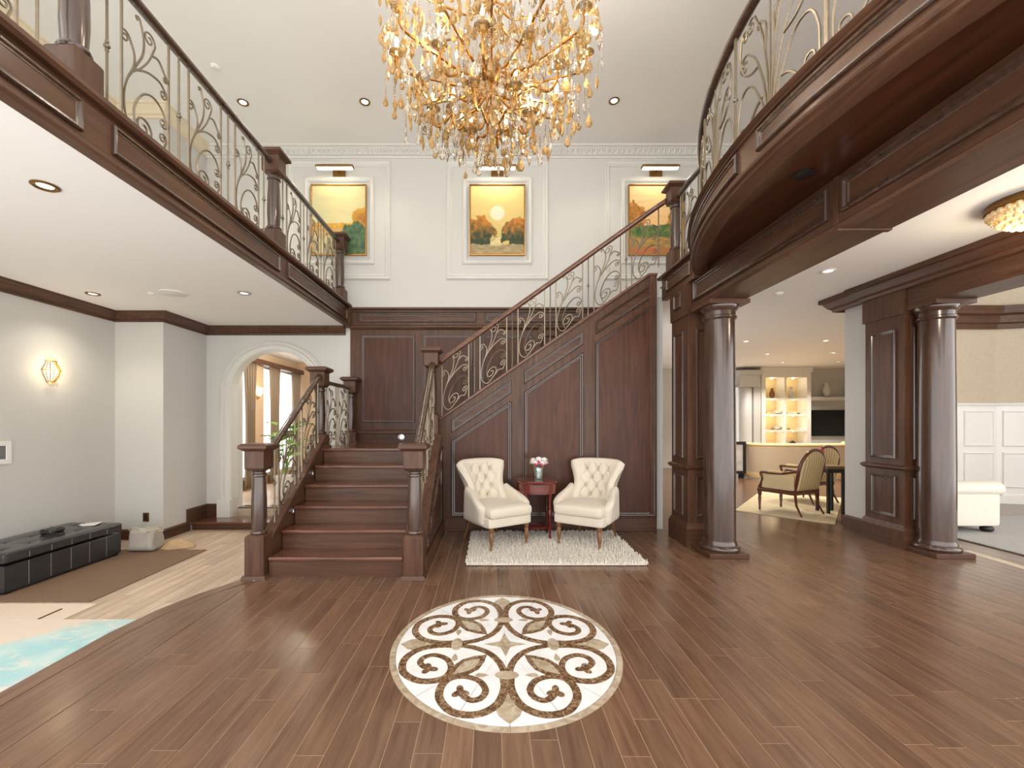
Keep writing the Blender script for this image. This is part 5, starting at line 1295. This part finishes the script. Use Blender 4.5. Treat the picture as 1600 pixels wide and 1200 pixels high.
MB().box(7.30, 8.03, 12.84, 13.38, 2.80, 2.95).build('cornice', 'grey_paint', t, bevel=.01)
curtain(13.15, 6.98, 7.36, .05, 2.6, 'pale curtain at the far living room window', 'x', .15, 'sofa_side')
# ------------------------------------------------------------------ den
t = MB().rbox((6.95, 5.42, .010), (1.36, 1.02, .009), .008, 4).build('area_rug', 'grey_rug'); tag(t, 'grey speckled rug under the off-white sofa at right', 'rug')
t = T('leather_sofa', 'off-white rolled-arm sofa behind the right column', 'sofa', (6.02, 6.0, .02))
sy0, sy1, sxb, sxf = 5.42, 6.56, 5.68, 6.36
for y in (sy0+.11, sy1-.11):
    MB().rbox(((sxb+sxf)/2, y, .34), ((sxf-sxb)/2, .10, .24), .03, 6).build('arm_side', 'white_leather', t, smooth=60)
    MB().tube([(sxb+.01, y, .56), (sxf+.03, y, .56)], .125, 18, .10).build('arm_roll', 'white_leather', t, smooth=50)
MB().rbox((sxb+.10, (sy0+sy1)/2, .46), (.12, (sy1-sy0)/2-.12, .33), .07, 8).build('backrest', 'white_leather', t, smooth=60)
MB().rbox(((sxb+sxf)/2+.05, (sy0+sy1)/2, .24), ((sxf-sxb)/2-.04, (sy1-sy0)/2-.2, .13), .03, 6).build('seat_base', 'white_leather', t, smooth=60)
for k in (-1, 1): MB().rbox(((sxb+sxf)/2+.10, (sy0+sy1)/2+k*.18, .42), (.28, .175, .07), .05, 8).build('seat_cushion', 'white_leather', t, smooth=60)
for x in (sxb+.08, sxf-.08):
    for y in (sy0+.10, sy1-.10): MB().lathe(x, y, [(.045, .02), (.065, .04), (.065, .07), (.04, .10)], 16).build('bun_foot', 'black', t, smooth=50)
struct(MB().prism([(5.12, 4.75), (5.22, 4.75), (5.06, 2.6), (4.96, 2.6)], -.002, .0015), 'trim_11', 'floor_pale', 'pale strip on the floor at the den', 'threshold')  # thin strip, lighter than the floor boards around it

t = T('ceiling_light', 'gold ceiling light in the room beyond the archway', 'ceiling light', (-3.6, 8.6, 2.74))
MB().lathe(-3.6, 8.6, [(.22, 2.88), (.24, 2.86), (.22, 2.83)], 28).build('rim', 'gold', t, smooth=40)
MB().lathe(-3.6, 8.6, [(.20, 2.84), (.14, 2.78), (.001, 2.76)], 24).build('diffuser', emit('arch_room_diffuser', (255, 226, 170), 3), t, smooth=60)
lamp('ceiling_light_glow', 'POINT', (-3.6, 8.6, 2.70), 60, (1, .9, .74), .12, t)
